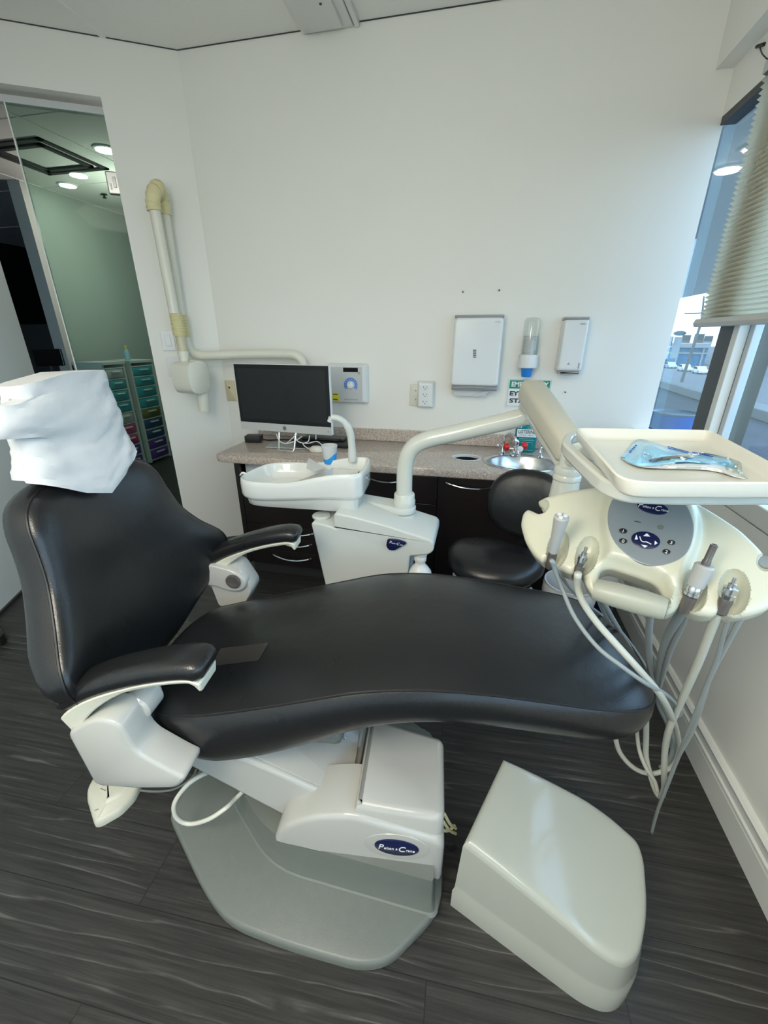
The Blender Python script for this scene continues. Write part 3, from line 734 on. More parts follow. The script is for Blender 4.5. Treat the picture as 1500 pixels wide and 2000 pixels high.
# --- motor cover
cov = roundpoly([(-.278, .158), (.172, .080), (.172, .318), (-.058, .330), (-.10, .315), (-.17, .288), (-.255, .225)], [.02, .02, .03, .01, .05, .06, .04], 5)
shoulder = roundpoly([(-.278, .158), (.172, .080), (.172, .25), (-.058, .312), (-.17, .288), (-.255, .225)], [.02, .02, .03, .03, .06, .04], 5)
MB().puff(shoulder, lambda x, y, h: Lb(x, -.37 + h, y), [(.016, 0), (.006, .003), (0, .012), (0, .14)]).build('cover_front', m_white, chair, sharp=50)
box = roundpoly([(-.055, -.358), (.168, -.358), (.170, -.13), (-.055, -.09)], [.006, .03, .02, .01], 4)
motor = MB().puff(box, lambda x, y, h: Lb(x, y, h + (-.06 * (x + .05) if h > .2 else 0)), [(0, .11), (0, .318), (.006, .328), (.018, .333)]).build('motor_cover', m_white, chair, sharp=50)
# oval badge on the cover
bc = (.053, .226)
def Mb(x, y, h): return Lb(x, -.370 - h, y)
ov = [(bc[0] + .056 * math.cos(t * PI / 20), bc[1] - .010 + .030 * math.sin(t * PI / 20)) for t in range(40)]
rim = [(bc[0] + .085 * math.cos(t * PI / 20), bc[1] - .012 + .052 * math.sin(t * PI / 20)) for t in range(40)]
MB().puff(rim, Mb, [(0, -.004), (.003, .001), (.012, .002)]).build('badge_surround', m_white, chair)
badge = MB().puff(ov, Mb, [(0, 0), (0, .004), (.002, .0055)]).build('oval_badge', m_navy, chair, label='dark navy oval badge with white script')
def script_logo(name, org, right, up, h, parent, m):
    r_ = Vector(right).normalized(); u_ = Vector(up).normalized(); org = Vector(org); mb = MB(); x = 0
    for t, k, dy, gap in (('P', 1.7, .10, .02), ('elton', .82, -.05, .25), ('&', .55, -.05, .22), ('C', 1.7, .05, .02), ('rane', .82, -.05, 0)):
        q = text_mb(t, h * k, (0, 0, 0), (1, 0, 0), (0, 1, 0), .0004, .22, 'LEFT', .92)
        x0 = min(p.x for p in q.v); x1 = max(p.x for p in q.v)
        mb.add([V(p.x - x0 + x, p.y + dy * h, p.z) for p in q.v], q.f); x += x1 - x0 + gap * h
    n_ = r_.cross(u_)
    mb.v = [org + r_ * (p.x - x / 2) + u_ * p.y + n_ * p.z for p in mb.v]
    return mb.build(name, m, parent, smooth=False)
script_logo('logo_lettering', Lb(bc[0], -.3761, bc[1] - .012), U, (0, 0, 1), .0165, badge, m_lett)
# --- slanting lift link
lk = [(-.07, .232), (-.341, .372), (-.60, .44), (-.60, .36), (-.519, .320), (-.263, .150), (-.10, .11)]
link = MB().prism([Lb(u, -.30, z) for u, z in lk], VV * .36).build('lift_link', m_white, chair, bevel=.012, seg=3)
MB().loft([[Lb(-.083, -.292, .244), Lb(-.335, -.292, .374), Lb(-.335, .04, .384), Lb(-.083, -.09, .264)], [Lb(-.090, -.285, .249), Lb(-.335, -.285, .381), Lb(-.335, .04, .391), Lb(-.090, -.10, .269)]]).build('link_panel', m_white, chair, bevel=.003)
for p in ((648, 1508), (673, 1442)):
    h_ = None
    q = onPl(p[0], p[1], Lb(-.2, -.29, .318), (U * .46 + V(0, 0, .9)).normalized())
    MB().lathe([(.004, 0), (.004, .002), (.001, .0025)], q, (U * .46 + V(0, 0, .9)), n=10).build('screw', m_steel, link)
MB().box(Lc(-.36, 0, .25), (.40, .22, .05), RC).build('seat_carriage', m_greypl, chair, bevel=.02)
# cable loop by the base
cl_ = [(425, 1504, -.24), (398, 1512, -.28), (366, 1533, -.31), (341, 1568, -.33), (344, 1596, -.335), (368, 1609, -.33), (405, 1601, -.33), (440, 1579, -.31), (462, 1558, -.27), (490, 1530, -.23)]
def onLb(px, py, v): return onPl(px, py, OB + VV * v, VV)
MB().tube(spl([onLb(*p) for p in cl_], 50), .0062, 10).build('cable_loop', m_cream, chair)

# --- seat cushion
tab = [  # u, seam z, bottom z, half width near, half width far, crown
    (-.725, .455, .425, .06, .06, .01), (-.715, .46, .395, .13, .13, .02), (-.68, .463, .335, .215, .205, .035), (-.62, .468, .290, .262, .235, .045), (-.5, .490, .256, .283, .262, .05), (-.36, .527, .287, .284, .272, .048), (-.2, .575, .365, .281, .272, .04),
    (-.05, .618, .452, .276, .268, .032), (.1, .634, .494, .268, .262, .03), (.25, .628, .495, .258, .256, .03), (.4, .612, .478, .250, .250, .03),
    (.52, .598, .465, .243, .243, .03), (.60, .588, .466, .228, .228, .028), (.66, .576, .480, .190, .190, .02), (.695, .562, .500, .125, .125, .01), (.708, .552, .515, .06, .06, .005)]
tab = [(u_, a_, b_ - .030 * sstep((u_ + .70) / .2) * sstep((.70 - u_) / .12), c_, d2, e_) for u_, a_, b_, c_, d2, e_ in tab]
rows = catmull(tab, 64)
N1, N2 = 17, 17
def seat_ring(r):
    u, zs, zb, wn, wf_, cr = r; pts = []
    for i in range(N1):                                        # top, near to far
        c = -math.cos(PI * i / (N1 - 1)); w = wn if c < 0 else wf_
        pts.append(Lc(u, c * w, zs + cr * (1 - abs(c) ** 3.0)))
    for i in range(1, N2):                                     # round the underside back to the near seam
        a = PI * i / N2; c = math.cos(a); s_ = math.sin(a)
        x = math.copysign(abs(c) ** (2 / 3.4), c); w = wf_ if x > 0 else wn
        y = abs(s_) ** (2 / 3.4)
        pts.append(Lc(u, x * w * (1 + .05 * math.sin(PI * min(1, y))), zs - (zs - zb) * y))
    return pts
seat = MB().loft([seat_ring(r) for r in rows]).build('seat_cushion', m_leather, chair, sharp=0)
def seam(side): 
    return [Lc(r[0], -r[3] * 1.0 if side < 0 else r[4], r[1]) for r in rows[2:-1]]
MB().tube(seam(-1) + seam(1)[::-1], .0022, 6).build('seam_piping', m_black, seat)
# worn tape patch stuck on the seat
T = bvh(seat)
quad = [(408, 1303), (505, 1291), (526, 1256), (432, 1267)]
def bil(s, t):
    a, b, c, d = quad
    return ((a[0] * (1 - s) + b[0] * s) * (1 - t) + (d[0] * (1 - s) + c[0] * s) * t, (a[1] * (1 - s) + b[1] * s) * (1 - t) + (d[1] * (1 - s) + c[1] * s) * t)
def gp_(i, j):
    p, n = hit(T, *bil(i / 9, j / 6)); 
    return p + n * .0015 if p else onZ(*bil(i / 9, j / 6), .6)
MB().grid(gp_, 10, 7).build('tape_patch', m_tape, seat, label='clear tape patch stuck on the leather')

# --- backrest: butterfly cushion
half = [(0, .400), (.13, .420), (.26, .500), (.345, .575), (.388, .645), (.380, .702), (.322, .772), (.274, .85), (.250, .93), (.236, .99), (.200, 1.035), (.115, 1.058), (0, 1.062)]
loop = [tuple(p) for p in half] + [(-w, z) for w, z in half[-2:0:-1]]
loop = catloop(loop, 84)
zc_ = .76
def bu(w, z):
    base = lerp(-.800, -.872, (z - .41) / .63)
    return base + .115 * min(1.3, (abs(w) / .36)) ** 2.0 * (1 - .25 * max(0, (z - .9) / .2))
def bring(k, t):
    pts = []
    for w, z in loop:
        ww, zz = w * k, zc_ + (z - zc_) * k
        pts.append(Lc(bu(ww, zz) + t * .985, ww, zz + t * .12))
    return pts
rings = [bring(.75, -.105), bring(.9, -.098), bring(.985, -.075), bring(1.015, -.045), bring(1.0, -.004), bring(.985, .008), bring(.95, .018), bring(.87, .03), bring(.72, .04), bring(.5, .046), bring(.25, .046), bring(.05, .046)]
backrest = MB().loft(rings).build('backrest_cushion', m_leather, chair, sharp=0)
MB().tube([p for p in bring(1.002, -.003)] + [bring(1.002, -.003)[0]], .0030, 6).build('seam_piping', m_black, backrest)
# --- headrest cushion under the paper
hr = thing_hr = MB()
hr.loft([[Lc(-.93 + dx + .05 * math.cos(a) * k, .10 * k * math.copysign(abs(math.sin(a)) ** .6, math.sin(a)), z) for a in [2 * PI * q / 24 for q in range(24)]] for z, k, dx in ((1.08, .5, 0), (1.10, .85, 0), (1.15, 1, 0), (1.22, 1, .0), (1.27, .85, 0), (1.285, .5, 0))])
hr.build('headrest_cushion', m_leather, chair)
MB().tube([Lc(-.95, 0, .95), Lc(-.96, 0, 1.10)], .02, 10).build('headrest_bar', m_chrome, chair)
# --- armrests
padp = [(-.79, .548), (-.755, .590), (-.70, .632), (-.62, .672), (-.52, .708), (-.44, .728), (-.40, .731), (-.375, .722)]
def arm(v):
    a = MB(); R_ = []
    P = catmull(padp, 22)
    for i, (u, z) in enumerate(P):
        t = i / 21
        du = P[min(i + 1, 21)][0] - P[max(i - 1, 0)][0]; dz = P[min(i + 1, 21)][1] - P[max(i - 1, 0)][1]; l = math.hypot(du, dz); nu, nz = -dz / l, du / l
        w = .046 * min(1, .25 + 4.5 * t) * (1 if t < .93 else 1 - (t - .93) * 5); th = .027 * min(1, .2 + 4 * t) * (1 if t < .93 else 1 - (t - .93) * 5)
        ring = []
        for k in range(20):
            an = 2 * PI * k / 20; c, s = math.cos(an), math.sin(an)
            x = math.copysign(abs(c) ** .7, c) * w; y = math.copysign(abs(s) ** .75, s) * th
            ring.append(Lc(u + nu * y, v + x, z + nz * y))
        R_.append(ring)
    pad = a.loft(R_).build('armrest', m_leather, chair, sharp=0)
    # ivory carrier beneath the pad
    R2 = []
    for i, (u, z) in enumerate(P[2:21]):
        t = i / 18; w = .040; d0 = .022; d1 = .022 + (.055 * max(0, 1 - t * 2.2) + .014) + (.03 * max(0, (t - .86) / .14) if t > .86 else 0)
        if t > .97: d1 -= .02
        R2.append([Lc(u + .2 * (d0 if t < .5 else 0), v - w, z - d0), Lc(u + .2 * (d0 if t < .5 else 0), v + w, z - d0), Lc(u + .25 * d1 * (1 - t), v + w * .8, z - d1), Lc(u + .25 * d1 * (1 - t), v - w * .8, z - d1)])
    MB().loft(R2).build('armrest_carrier', m_ivory, pad, bevel=.006)
    # white bracket below
    if v < 0: pg = [(-.757, .515), (-.66, .575), (-.605, .565), (-.585, .47), (-.50, .410), (-.47, .395), (-.50, .352), (-.60, .333), (-.735, .322)]
    else: pg = [(-.745, .53), (-.66, .60), (-.615, .60), (-.565, .50), (-.61, .42), (-.72, .40)]
    pg2 = roundpoly(pg, .025, 4)
    brk = MB().puff(pg2, lambda x, y, h: Lc(x, v - .045 * (1 if v < 0 else -1) + h * (1 if v < 0 else -1), y), [(.010, 0), (.003, .003), (0, .01), (0, .075), (.004, .085)]).build('armrest_bracket', m_white, chair, sharp=50)
    return pad
arm(-.335); arm(.335)
# far hinge plate with dark bolt, near pivot disc
hp = roundpoly([(-.80, .60), (-.72, .61), (-.62, .585), (-.575, .545), (-.60, .495), (-.66, .49), (-.72, .515), (-.80, .50)], .03, 4)
hinge = MB().puff(hp, lambda x, y, h: Lc(x, .285 - h, y), [(0, -.03), (0, .0), (.004, .006), (.01, .007)]).build('hinge_plate', m_white, chair, sharp=50)
q = Lc(-.630, .276, .543)
MB().lathe([(.026, 0), (.026, .005), (.02, .007), (.012, .004), (.004, .004)], q, tuple(-VV), n=24).build('hinge_bolt', m_smoke, hinge)
MB().lathe([(.036, -.02), (.036, .03), (.031, .036)], Lc(-.625, -.27, .525), tuple(-VV), n=28).build('pivot_disc', m_white, chair)
hp2 = roundpoly([(-.84, .55), (-.74, .56), (-.63, .57), (-.59, .525), (-.63, .48), (-.72, .48), (-.84, .47)], .03, 4)
MB().puff(hp2, lambda x, y, h: Lc(x, -.262 + h, y), [(.004, 0), (0, .004), (0, .03)]).build('hinge_plate', m_white, chair, sharp=50)
MB().box(Lc(-.86, 0, .55), (.06, .5, .16), RC).build('back_frame', m_white, chair, bevel=.02)

# ---------------------------------------------------------------- paper cover over the headrest
pap = thing('headrest_paper', tuple(Lc(-.88, 0, 1.0)), 'crumpled white paper bag pulled over the chair headrest', 'paper cover')
rnd = random.Random(3)
def prow(t):
    """t 0 bottom .. 1 top; returns ring around the bag"""
    ring = []; n = 56
    for k in range(n):
        a = 2 * PI * k / n; c, s = math.cos(a), math.sin(a)
        hw = lerp(.165, .150, t) + .003 * math.sin(9 * t + 2)
        w = hw * math.copysign(abs(s) ** .45, s)                     # along v
        x = lerp(.070, .040, t) * math.copysign(abs(c) ** .6, c)
        zlow = 1.085 - .098 * max(0, 1 - abs(w + .012) / .17) * (1 if c > 0 else .3)
        z = lerp(zlow, 1.318, t) - .02 * t * abs(w) / .15 * (1 if w < 0 else .2)
        x += .006 * math.sin(14 * w + 8 * t) * math.sin(5 * t + 1) + .004 * abs(math.sin(23 * w - 13 * t + 1)) + .003 * abs(math.sin(37 * w + 29 * t)) + rnd.uniform(-.0012, .0012)
        if c > 0 and t < .62 and w < -.02: x += -.016 * min(1, (-.02 - w) / .05) * (1 if t < .5 else (.62 - t) / .12)
        if c > 0 and .5 < t < .85 and w < -.05: w -= .05 * (-w - .05) / .1
        ring.append(Lc(-.868 + x, w, z))
    return ring
R_ = [prow(t / 26) for t in range(27)]
top = R_[-1]; cpt = sum(top, Vector()) / len(top)
R_.append([lerp(p, cpt, .5) + V(0, 0, .003) for p in top])
MB().loft(R_, cap0=False).build('paper_bag', m_paper, pap, sharp=25)

# ---------------------------------------------------------------- foot pedal with cord
pd = [(185, 1612), (171, 1565), (171, 1545), (184, 1521), (212, 1503), (248, 1496), (284, 1499), (285, 1516), (263, 1560), (236, 1588), (197, 1610)]
pp = [onZ(x, y, .012) for x, y in pd]
pl = roundpoly([(p.x, p.y) for p in pp], .012, 3)
ped = thing('foot_pedal', (-1.07, .70, 0), 'beige shell-shaped foot control lying on the floor left of the chair base', 'foot pedal')
MB().puff(pl, lambda x, y, h: V(x, y, h), [(0, 0), (0, .014), (.004, .024), (.010, .028)]).build('housing', m_ivory, ped)
cx, cy = sum(p[0] for p in pl) / len(pl), sum(p[1] for p in pl) / len(pl)
sm = [(cx + (x - cx) * .72 - .005, cy + (y - cy) * .72 + .022) for x, y in pl]
MB().puff(sm, lambda x, y, h: V(x, y, h), [(0, .026), (.003, .031), (.012, .036), (.02, .036)]).build('pad', m_ivory, ped)
e1, e2 = onZ(196, 1528, .037), onZ(216, 1520, .037)
mk = MB()
for (a, b) in (((201, 1535), (213, 1515)), ((205, 1512), (226, 1510)), ((196, 1540), (206, 1544)), ((224, 1505), (236, 1502)), ((184, 1583), (192, 1580))):
    mk.tube([onZ(*a, .0365), onZ(*b, .0365)], .0012, 5)
mk.build('embossed_marks', m_greypl, ped)
cp = [(268, 1543, .015), (300, 1546, .006), (335, 1543, .006), (362, 1530, .02), (378, 1515, .05), (383, 1504, .09)]
MB().tube(spl([onZ(x, y, z) for x, y, z in cp], 30), .0035, 8).build('cord', m_greypl, ped)

# ---------------------------------------------------------------- floor box at the foot of the chair
fb = thing('floor_box', (.28, .70, 0), 'pale grey wedge-shaped utility box cover on the floor in the right foreground', 'utility box')
foot = [(.026, .642), (.20, .575), (.345, .520), (.405, .518), (.455, .556), (.505, .65), (.532, .77), (.525, .82), (.42, .875), (.14, .90)]
foot = roundpoly(foot, [0, .05, .05, .04, .05, .08, .03, .04, .06, 0], 5)
def fz(x, y):
    t = max(0, (V(x, y) - V(.06, .77)).dot(V(.93, -.36)))
    return .272 + .035 * (y - .66) / .2 * max(0, 1 - t / .3) - .095 * (t / .42) ** 1.7
ftop = inset2(foot, .020)
def heightcap(mb, poly, hf, step=.010, Rr=.018, lv=(.002, .006, .011, .017)):
    """rounded-edge top: triangulated outline whose height falls off near the rim"""
    nb = len(poly); P_ = [Vector(q) for q in poly]
    def add(q, dm):
        if inside2(q, poly) and seg_dist(q, poly) >= dm: P_.append(Vector(q))
    for l_ in lv:
        for q in inset2(poly, l_): add(q, l_ * .85)
    xs = [q[0] for q in poly]; ys = [q[1] for q in poly]; x = min(xs)
    while x < max(xs):
        y = min(ys)
        while y < max(ys): add((x, y), max(lv) * 1.15); y += step
        x += step
    v_, e_, f_, *_q = delaunay_2d_cdt(P_, [(i, (i + 1) % nb) for i in range(nb)], [], 1, 1e-5)
    def h(q, d): return hf(q[0], q[1]) - Rr + math.sqrt(max(0, Rr * Rr - max(0, Rr - d) ** 2))
    mb.add([V(q.x, q.y, h(q, seg_dist(q, poly))) for q in v_], [list(f) for f in f_])
    return [V(x, y, h((x, y), 0)) for x, y in poly]
fm = MB(); edge = heightcap(fm, resample(ftop, .012) if area2(ftop) > 0 else resample(ftop[::-1], .012), fz)
ftp = resample(ftop if area2(ftop) > 0 else ftop[::-1], .012)
def near_out(p_, poly): return min(poly, key=lambda q: (q[0] - p_[0]) ** 2 + (q[1] - p_[1]) ** 2)
oo = inset2(ftp, -.011); o1 = inset2(ftp, -.0065)
fm.loft([[V(x, y, 0) for x, y in oo], [V(x, y, .070) for x, y in inset2(ftp, -.0105)], [V(x, y, .082) for x, y in o1], [V(x, y, .094) for x, y in inset2(ftp, -.006)], edge], cap0=True, cap1=False)
MB().build('cover', m_boxpl, fb, sharp=45, me=fm.mesh('cover'))
tb = [(880, 1607, .66), (874, 1622, .67), (882, 1640, .70)]
tubes = thing('air_lines', tuple(onY(878, 1640, .68) - V(0, 0, .06)), 'bundle of thin yellow and black tubes between chair base and floor box', 'tubing')
for i, (a, b) in enumerate((((868, 1590), (890, 1618)), ((866, 1605), (890, 1628)), ((866, 1622), (888, 1612)))):
    MB().tube(spl([onY(*a, .70), (onY(*a, .70) + onY(*b, .74)) / 2 + V(0, 0, -.01), onY(*b, .74)], 10), .004, 8).build('tube', m_bellow, tubes)
MB().tube(spl([onY(864, 1650, .70), onY(878, 1662, .71), onY(890, 1655, .73)], 10), .006, 8).build('tube', m_black, tubes)
# ================================================================ spittoon unit behind the chair
YT = 1.38
def fy(px, py, Y=YT): return onY(px, py, Y)
cus = thing('spittoon_unit', (-.34, 1.5, 0), 'pale grey spittoon tower with white oval basin standing behind the chair', 'spittoon')
def facepoly(pts, r, Y=YT, seg=4):
    return roundpoly([(fy(x, y, Y).x, fy(x, y, Y).z) for x, y in pts], r, seg)
def decktop(x): return fy(640, 1026).z
tw_ = [(606, 1019), (640, 1026), (674, 1036), (652, 1034), (651, 1001), (690, 1009), (751, 1025), (800, 1041), (840, 1054), (847, 1060), (847, 1076), (838, 1084), (800, 1087), (789, 1165), (640, 1165)]
tw2 = [(fy(x, y).x, fy(x, y).z) for x, y in tw_]
tw2[2] = (tw2[2][0] - .02, tw2[2][1]); tw2[3] = (tw2[2][0] - .028, tw2[2][1] + .004)
xq0, xq1 = tw2[-1][0], tw2[-2][0]
tw2 = tw2[:-2] + [(xq1, fy(789, 1165).z), (xq1 - .03, .01), (xq0 + .05, .01), (xq0, fy(640, 1165).z)]
tpoly = roundpoly(tw2, [.02, .02, .004, .004, .02, .04, .03, .03, .012, .01, .012, .012, .01, .05, .05, .02, .02, .05], 5)
MB().puff(tpoly, lambda x, y, h: V(x, YT + h, y), [(.0095, 0), (.006, .0002), (.0022, .0022), (0, .007), (0, .215), (.003, .225)]).build('tower', m_tower, cus, sharp=50)
hb_ = fy(815, 1086).z
c = onZ(628, 1009, decktop(0) + .004); c.y = min(c.y, YT + .17)
MB().lathe([(.034, -.004), (.037, 0), (.037, .006), (.033, .010), (.01, .011)], c, n=32).build('filter_cap', m_tower, cus)
# boss, swivel plate, basin
PB = V(*onZ(789, 988, .775)); PB = V(PB.x, max(PB.y, YT + .10), 0)
zboss = fy(790, 1000, PB.y).z
MB().lathe([(.066, hb_ + .02), (.058, zboss - .05), (.050, zboss - .02), (.050, zboss)], (PB.x, PB.y, 0), n=36).build('pivot_boss', m_tower, cus)
PQ = onZ(686, 970, zboss + .02)
dv_ = V(PQ.x - PB.x, PQ.y - PB.y, 0); dl_ = dv_.length; dv_.normalize(); dn = V(-dv_.y, dv_.x, 0)
cap = [(.050 * math.cos(a), .050 * math.sin(a)) for a in [PI / 2 + PI - PI * k / 12 for k in range(13)]]
capp = [(-.048 * math.sin(PI * k / 12), .048 * math.cos(PI * k / 12)) for k in range(13)] + [(dl_ + .032 * math.sin(PI * k / 12), -.032 * math.cos(PI * k / 12)) for k in range(13)]
MB().puff(capp, lambda x, y, h: V(PB.x, PB.y, zboss + .002 + h) + dv_ * x + dn * y, [(.003, 0), (0, .003), (0, .024), (.003, .028), (.008, .029)]).build('swivel_plate', m_tower, cus, sharp=50)
ZB0 = .768
yn = onZ(540, 997, ZB0).y; xl0 = onY(477, 940, yn + .09).x; xr0 = onY(709, 940, yn + .07).x
yf_l = onZ(555, 901, .878).y; yf_r = onZ(690, 893, .925).y
bpl = [(xl0, yn + .10), (xl0 + .018, yn + .035), (xl0 + .075, yn + .002), (xl0 + .16, yn), (lerp(xl0, xr0, .6), yn + .008), (xr0 - .05, yn + .018), (xr0 - .010, yn + .04), (xr0, yn + .09), (xr0 - .02, yf_r - .02), (xr0 - .08, yf_r), (lerp(xl0, xr0, .6), lerp(yf_l, yf_r, .7)), (lerp(xl0, xr0, .36), yf_l), (xl0 + .08, yf_l - .02), (xl0 + .02, yf_l - .07)]
rp = [tuple(q) for q in catloop(bpl, 84)]
def zrim(x): return .880 + .050 * sstep((x - lerp(xl0, xr0, .35)) / (.55 * (xr0 - xl0)))
def bowl_r(ins, dz, k=1.0): return [V(x, y, (zrim(x) + dz) if k == 1 else lerp(ZB0, zrim(x) + dz, k)) for x, y in inset2(rp, ins)]
def bz_(ins, f): return [V(x, y, f(x)) for x, y in inset2(rp, ins)]
zstep = lambda x: ZB0 + .028 + .026 * sstep((x - lerp(xl0, xr0, .1)) / (.8 * (xr0 - xl0)))
MB().loft([bz_(.030, lambda x: ZB0), bz_(.022, lambda x: ZB0 + .004), bz_(.019, lambda x: zstep(x) - .004), bz_(.016, zstep), bz_(.004, lambda x: zstep(x) + .010), bz_(.0, lambda x: zstep(x) + .020), bowl_r(-.001, -.02), bowl_r(.001, -.004), bowl_r(.005, 0), bowl_r(.010, -.001), bowl_r(.013, -.008), bz_(.020, lambda x: lerp(zrim(x), .815, .5)), bz_(.034, lambda x: .822 + .06 * sstep((x - lerp(xl0, xr0, .5)) / .08)), bz_(.045, lambda x: .815 + .065 * sstep((x - lerp(xl0, xr0, .5)) / .08))]).build('basin', m_porc, cus, sharp=60, label='white glossy teardrop basin')
ct = onZ(650, 904, .884)
MB().rbox((ct.x + .02, ct.y + .0, .870), (.12, .075, .020), .03).build('cup_ledge', m_porc, cus)
MB().tube(spl([V(xl0 + .012, yn + .10, .872), V(xl0 - .008, yn + .10, .880), V(xl0 - .022, yn + .10, .868)], 8), [.006, .006, .006, .005, .005, .004, .004, .003], 8).build('basin_hook', m_porc, cus)
sb = onZ(688, 901, .915)
sp_path = [sb, fy(687, 868, sb.y), fy(683, 842, sb.y - .005), fy(673, 825, sb.y - .01), fy(660, 817, sb.y - .015), fy(647, 815, sb.y - .02)]
MB().tube(spl(sp_path, 26), [.017] * 4 + [.0155] * 10 + [.013] * 12, 14).build('rinse_spout', m_cream if False else m_tower, cus)
MB().tube([fy(647, 815, sb.y - .02), fy(644, 824, sb.y - .021)], .011, 12).build('spout_tip', m_tower, cus)
# shield badge
sh = [(757, 1052), (776, 1053), (789, 1057), (795, 1061), (786, 1066), (770, 1075), (759, 1074), (754, 1066)]
sh2 = roundpoly([(fy(x, y, YT - .012).x, fy(x, y, YT - .012).z) for x, y in sh], .008, 3)
bd = MB().puff(sh2, lambda x, y, h: V(x, YT - .0095 - h, y), [(0, 0), (0, .003), (.002, .004)]).build('shield_badge', m_navy, cus, label='navy shield badge with white script')
q = fy(774, 1061.5, YT - .012)
script_logo('logo_lettering', V(q.x, YT - .0141, q.z), (1, 0, -.12), (.12, 0, 1), .0092, bd, m_lett)
# bottle under the head
wb = thing('water_bottle', tuple(fy(822, 1150, YT + .03)), 'white plastic water bottle hanging under the spittoon tower head', 'bottle')
q = fy(821, 1085, YT + .035); zz = lambda py: fy(821, py, YT + .035).z
MB().lathe([(.024, hb_ + .002), (.024, zz(1093)), (.020, zz(1096)), (.020, zz(1101)), (.030, zz(1106)), (.044, zz(1115)), (.048, zz(1124)), (.048, zz(1165)), (.042, zz(1172))], (q.x, q.y, 0), n=36).build('bottle_body', mat('bottle_white', (.74, .77, .76), .3, sss=.1), wb, sharp=0)
MB().lathe([(.026, hb_ - .001), (.026, hb_ - .012), (.024, hb_ - .014)], (q.x, q.y, 0), n=28).build('bottle_collar', m_tower, wb)
# paper cup and folded tissue in the basin
cup = thing('paper_cup', tuple(ct), 'white paper cup with blue wave print standing in the spittoon basin', 'cup')
cz = .8835; cb = onZ(645, 906, cz)
MB().lathe([(.024, 0), (.0255, .003), (.0345, .080), (.036, .083), (.0345, .085), (.0335, .082), (.0245, .006), (.004, .005)], (cb.x, cb.y, cz), n=40).build('cup_wall', m_paper, cup, sharp=60)
wv = []
for k in range(41):
    a = PI * (.98 + 1.06 * k / 40)
    t0 = .020 + .034 * (k / 40) ** 1.5 + .004 * math.sin(k * .25)
    wv.append([V(cb.x + (.0259 + z / .080 * .009) * math.cos(a), cb.y + (.0259 + z / .080 * .009) * math.sin(a), cz + z) for z in (.004, t0 * .5, t0)])
MB().grid(lambda i, j: wv[i][j], 41, 3).build('blue_wave_print', m_blue, cup)
ts = thing('folded_tissue', tuple(onZ(618, 915, .86)), 'white folded tissue standing up in the basin beside the cup', 'tissue')
def tq(px, py, z): return onZ(px, py, z + .022)
ap = fy(602, 893, ct.y - .02)
mbt = MB().loft([[tq(598, 915, .865), tq(612, 922, .865), tq(634, 914, .868), tq(622, 908, .868)], [ap.lerp(tq(598, 915, .865), .1), ap.lerp(tq(612, 922, .865), .1), ap.lerp(tq(634, 914, .868), .1), ap.lerp(tq(622, 908, .868), .1)]])
mbt.build('tissue', m_paper, ts, smooth=False, bevel=.002)

# ================================================================ delivery unit: arms, console, tray bracket
dlu = thing('delivery_unit', (PB.x, PB.y, zboss + .03), 'cream instrument console on jointed tubular arms reaching over the foot of the chair', 'instrument console')
YA = PB.y
pts = [V(PB.x, PB.y, zboss + .03), fy(790, 930, YA), fy(792, 905, YA), fy(799, 884, YA), fy(814, 868, YA), fy(840, 857, YA), fy(880, 848, YA), fy(950, 832, YA), fy(1005, 819, YA), fy(1027, 812, YA)]
pts[0] = V(fy(790, 960, YA).x, YA, zboss + .03); 
MB().tube(spl(pts, 60), .0315, 20).build('support_arm', m_arm, dlu, sharp=50)
MB().lathe([(.043, zboss + .030), (.044, zboss + .034), (.044, zboss + .055), (.041, zboss + .060), (.041, zboss + .078), (.038, zboss + .082)], (pts[0].x, YA, 0), n=36).build('arm_collar', m_arm, dlu)
K = fy(1029, 810, YA)
MB().lathe([(.025, -.03), (.031, -.02), (.031, .03), (.028, .035)], K, n=28).build('knuckle', m_armtan, dlu)
MB().lathe([(.016, .03), (.016, .075)], K, n=20).build('knuckle_pin', m_black, dlu)
A = fy(1036, 762, YA - .02); B = fy(1119, 884, 1.17)
ax = (B - A).normalized(); sd = ax.cross(V(0, 0, 1)).normalized(); upv = sd.cross(ax)
def sect(p, w, h, e=.55, dz=0): 
    return [p + sd * (w * math.copysign(abs(math.cos(a)) ** e, math.cos(a))) + upv * (dz + h * math.copysign(abs(math.sin(a)) ** e, math.sin(a))) for a in [2 * PI * k / 28 for k in range(28)]]
Lx = (B - A).length
MB().loft([sect(A + ax * t * Lx, w, h) for t, w, h in ((-.03, .018, .016), (-.02, .030, .028), (0, .038, .036), (.03, .041, .040), (.5, .041, .040), (.97, .040, .038), (1.0, .034, .03), (1.01, .02, .02))]).build('spring_arm_cover', m_armtan, dlu, sharp=50)
MB().loft([sect(A + ax * t * Lx, w, h, .6, -.036) for t, w, h in ((.05, .02, .012), (.08, .033, .026), (.6, .034, .028), (.97, .030, .026), (1.0, .02, .015))]).build('spring_arm_channel', m_arm, dlu, sharp=50)
P0 = fy(1112, 905, 1.15)
zt0 = B.z - .02
MB().tube([V(P0.x, P0.y, zt0 + .02), V(P0.x, P0.y, P0.z - .02)], .026, 20).build('console_post', m_arm, dlu)
zc1 = fy(1112, 911, 1.15).z; zc2 = fy(1112, 990, 1.15).z
MB().lathe([(.026, zc1 + .004), (.034, zc1), (.036, zc1 - .008), (.034, zc1 - .020), (.036, zc1 - .024), (.036, zc1 - .034), (.034, zc1 - .037), (.040, zc2)], (P0.x, P0.y, 0), n=32).build('post_collar', m_arm, dlu, sharp=30)
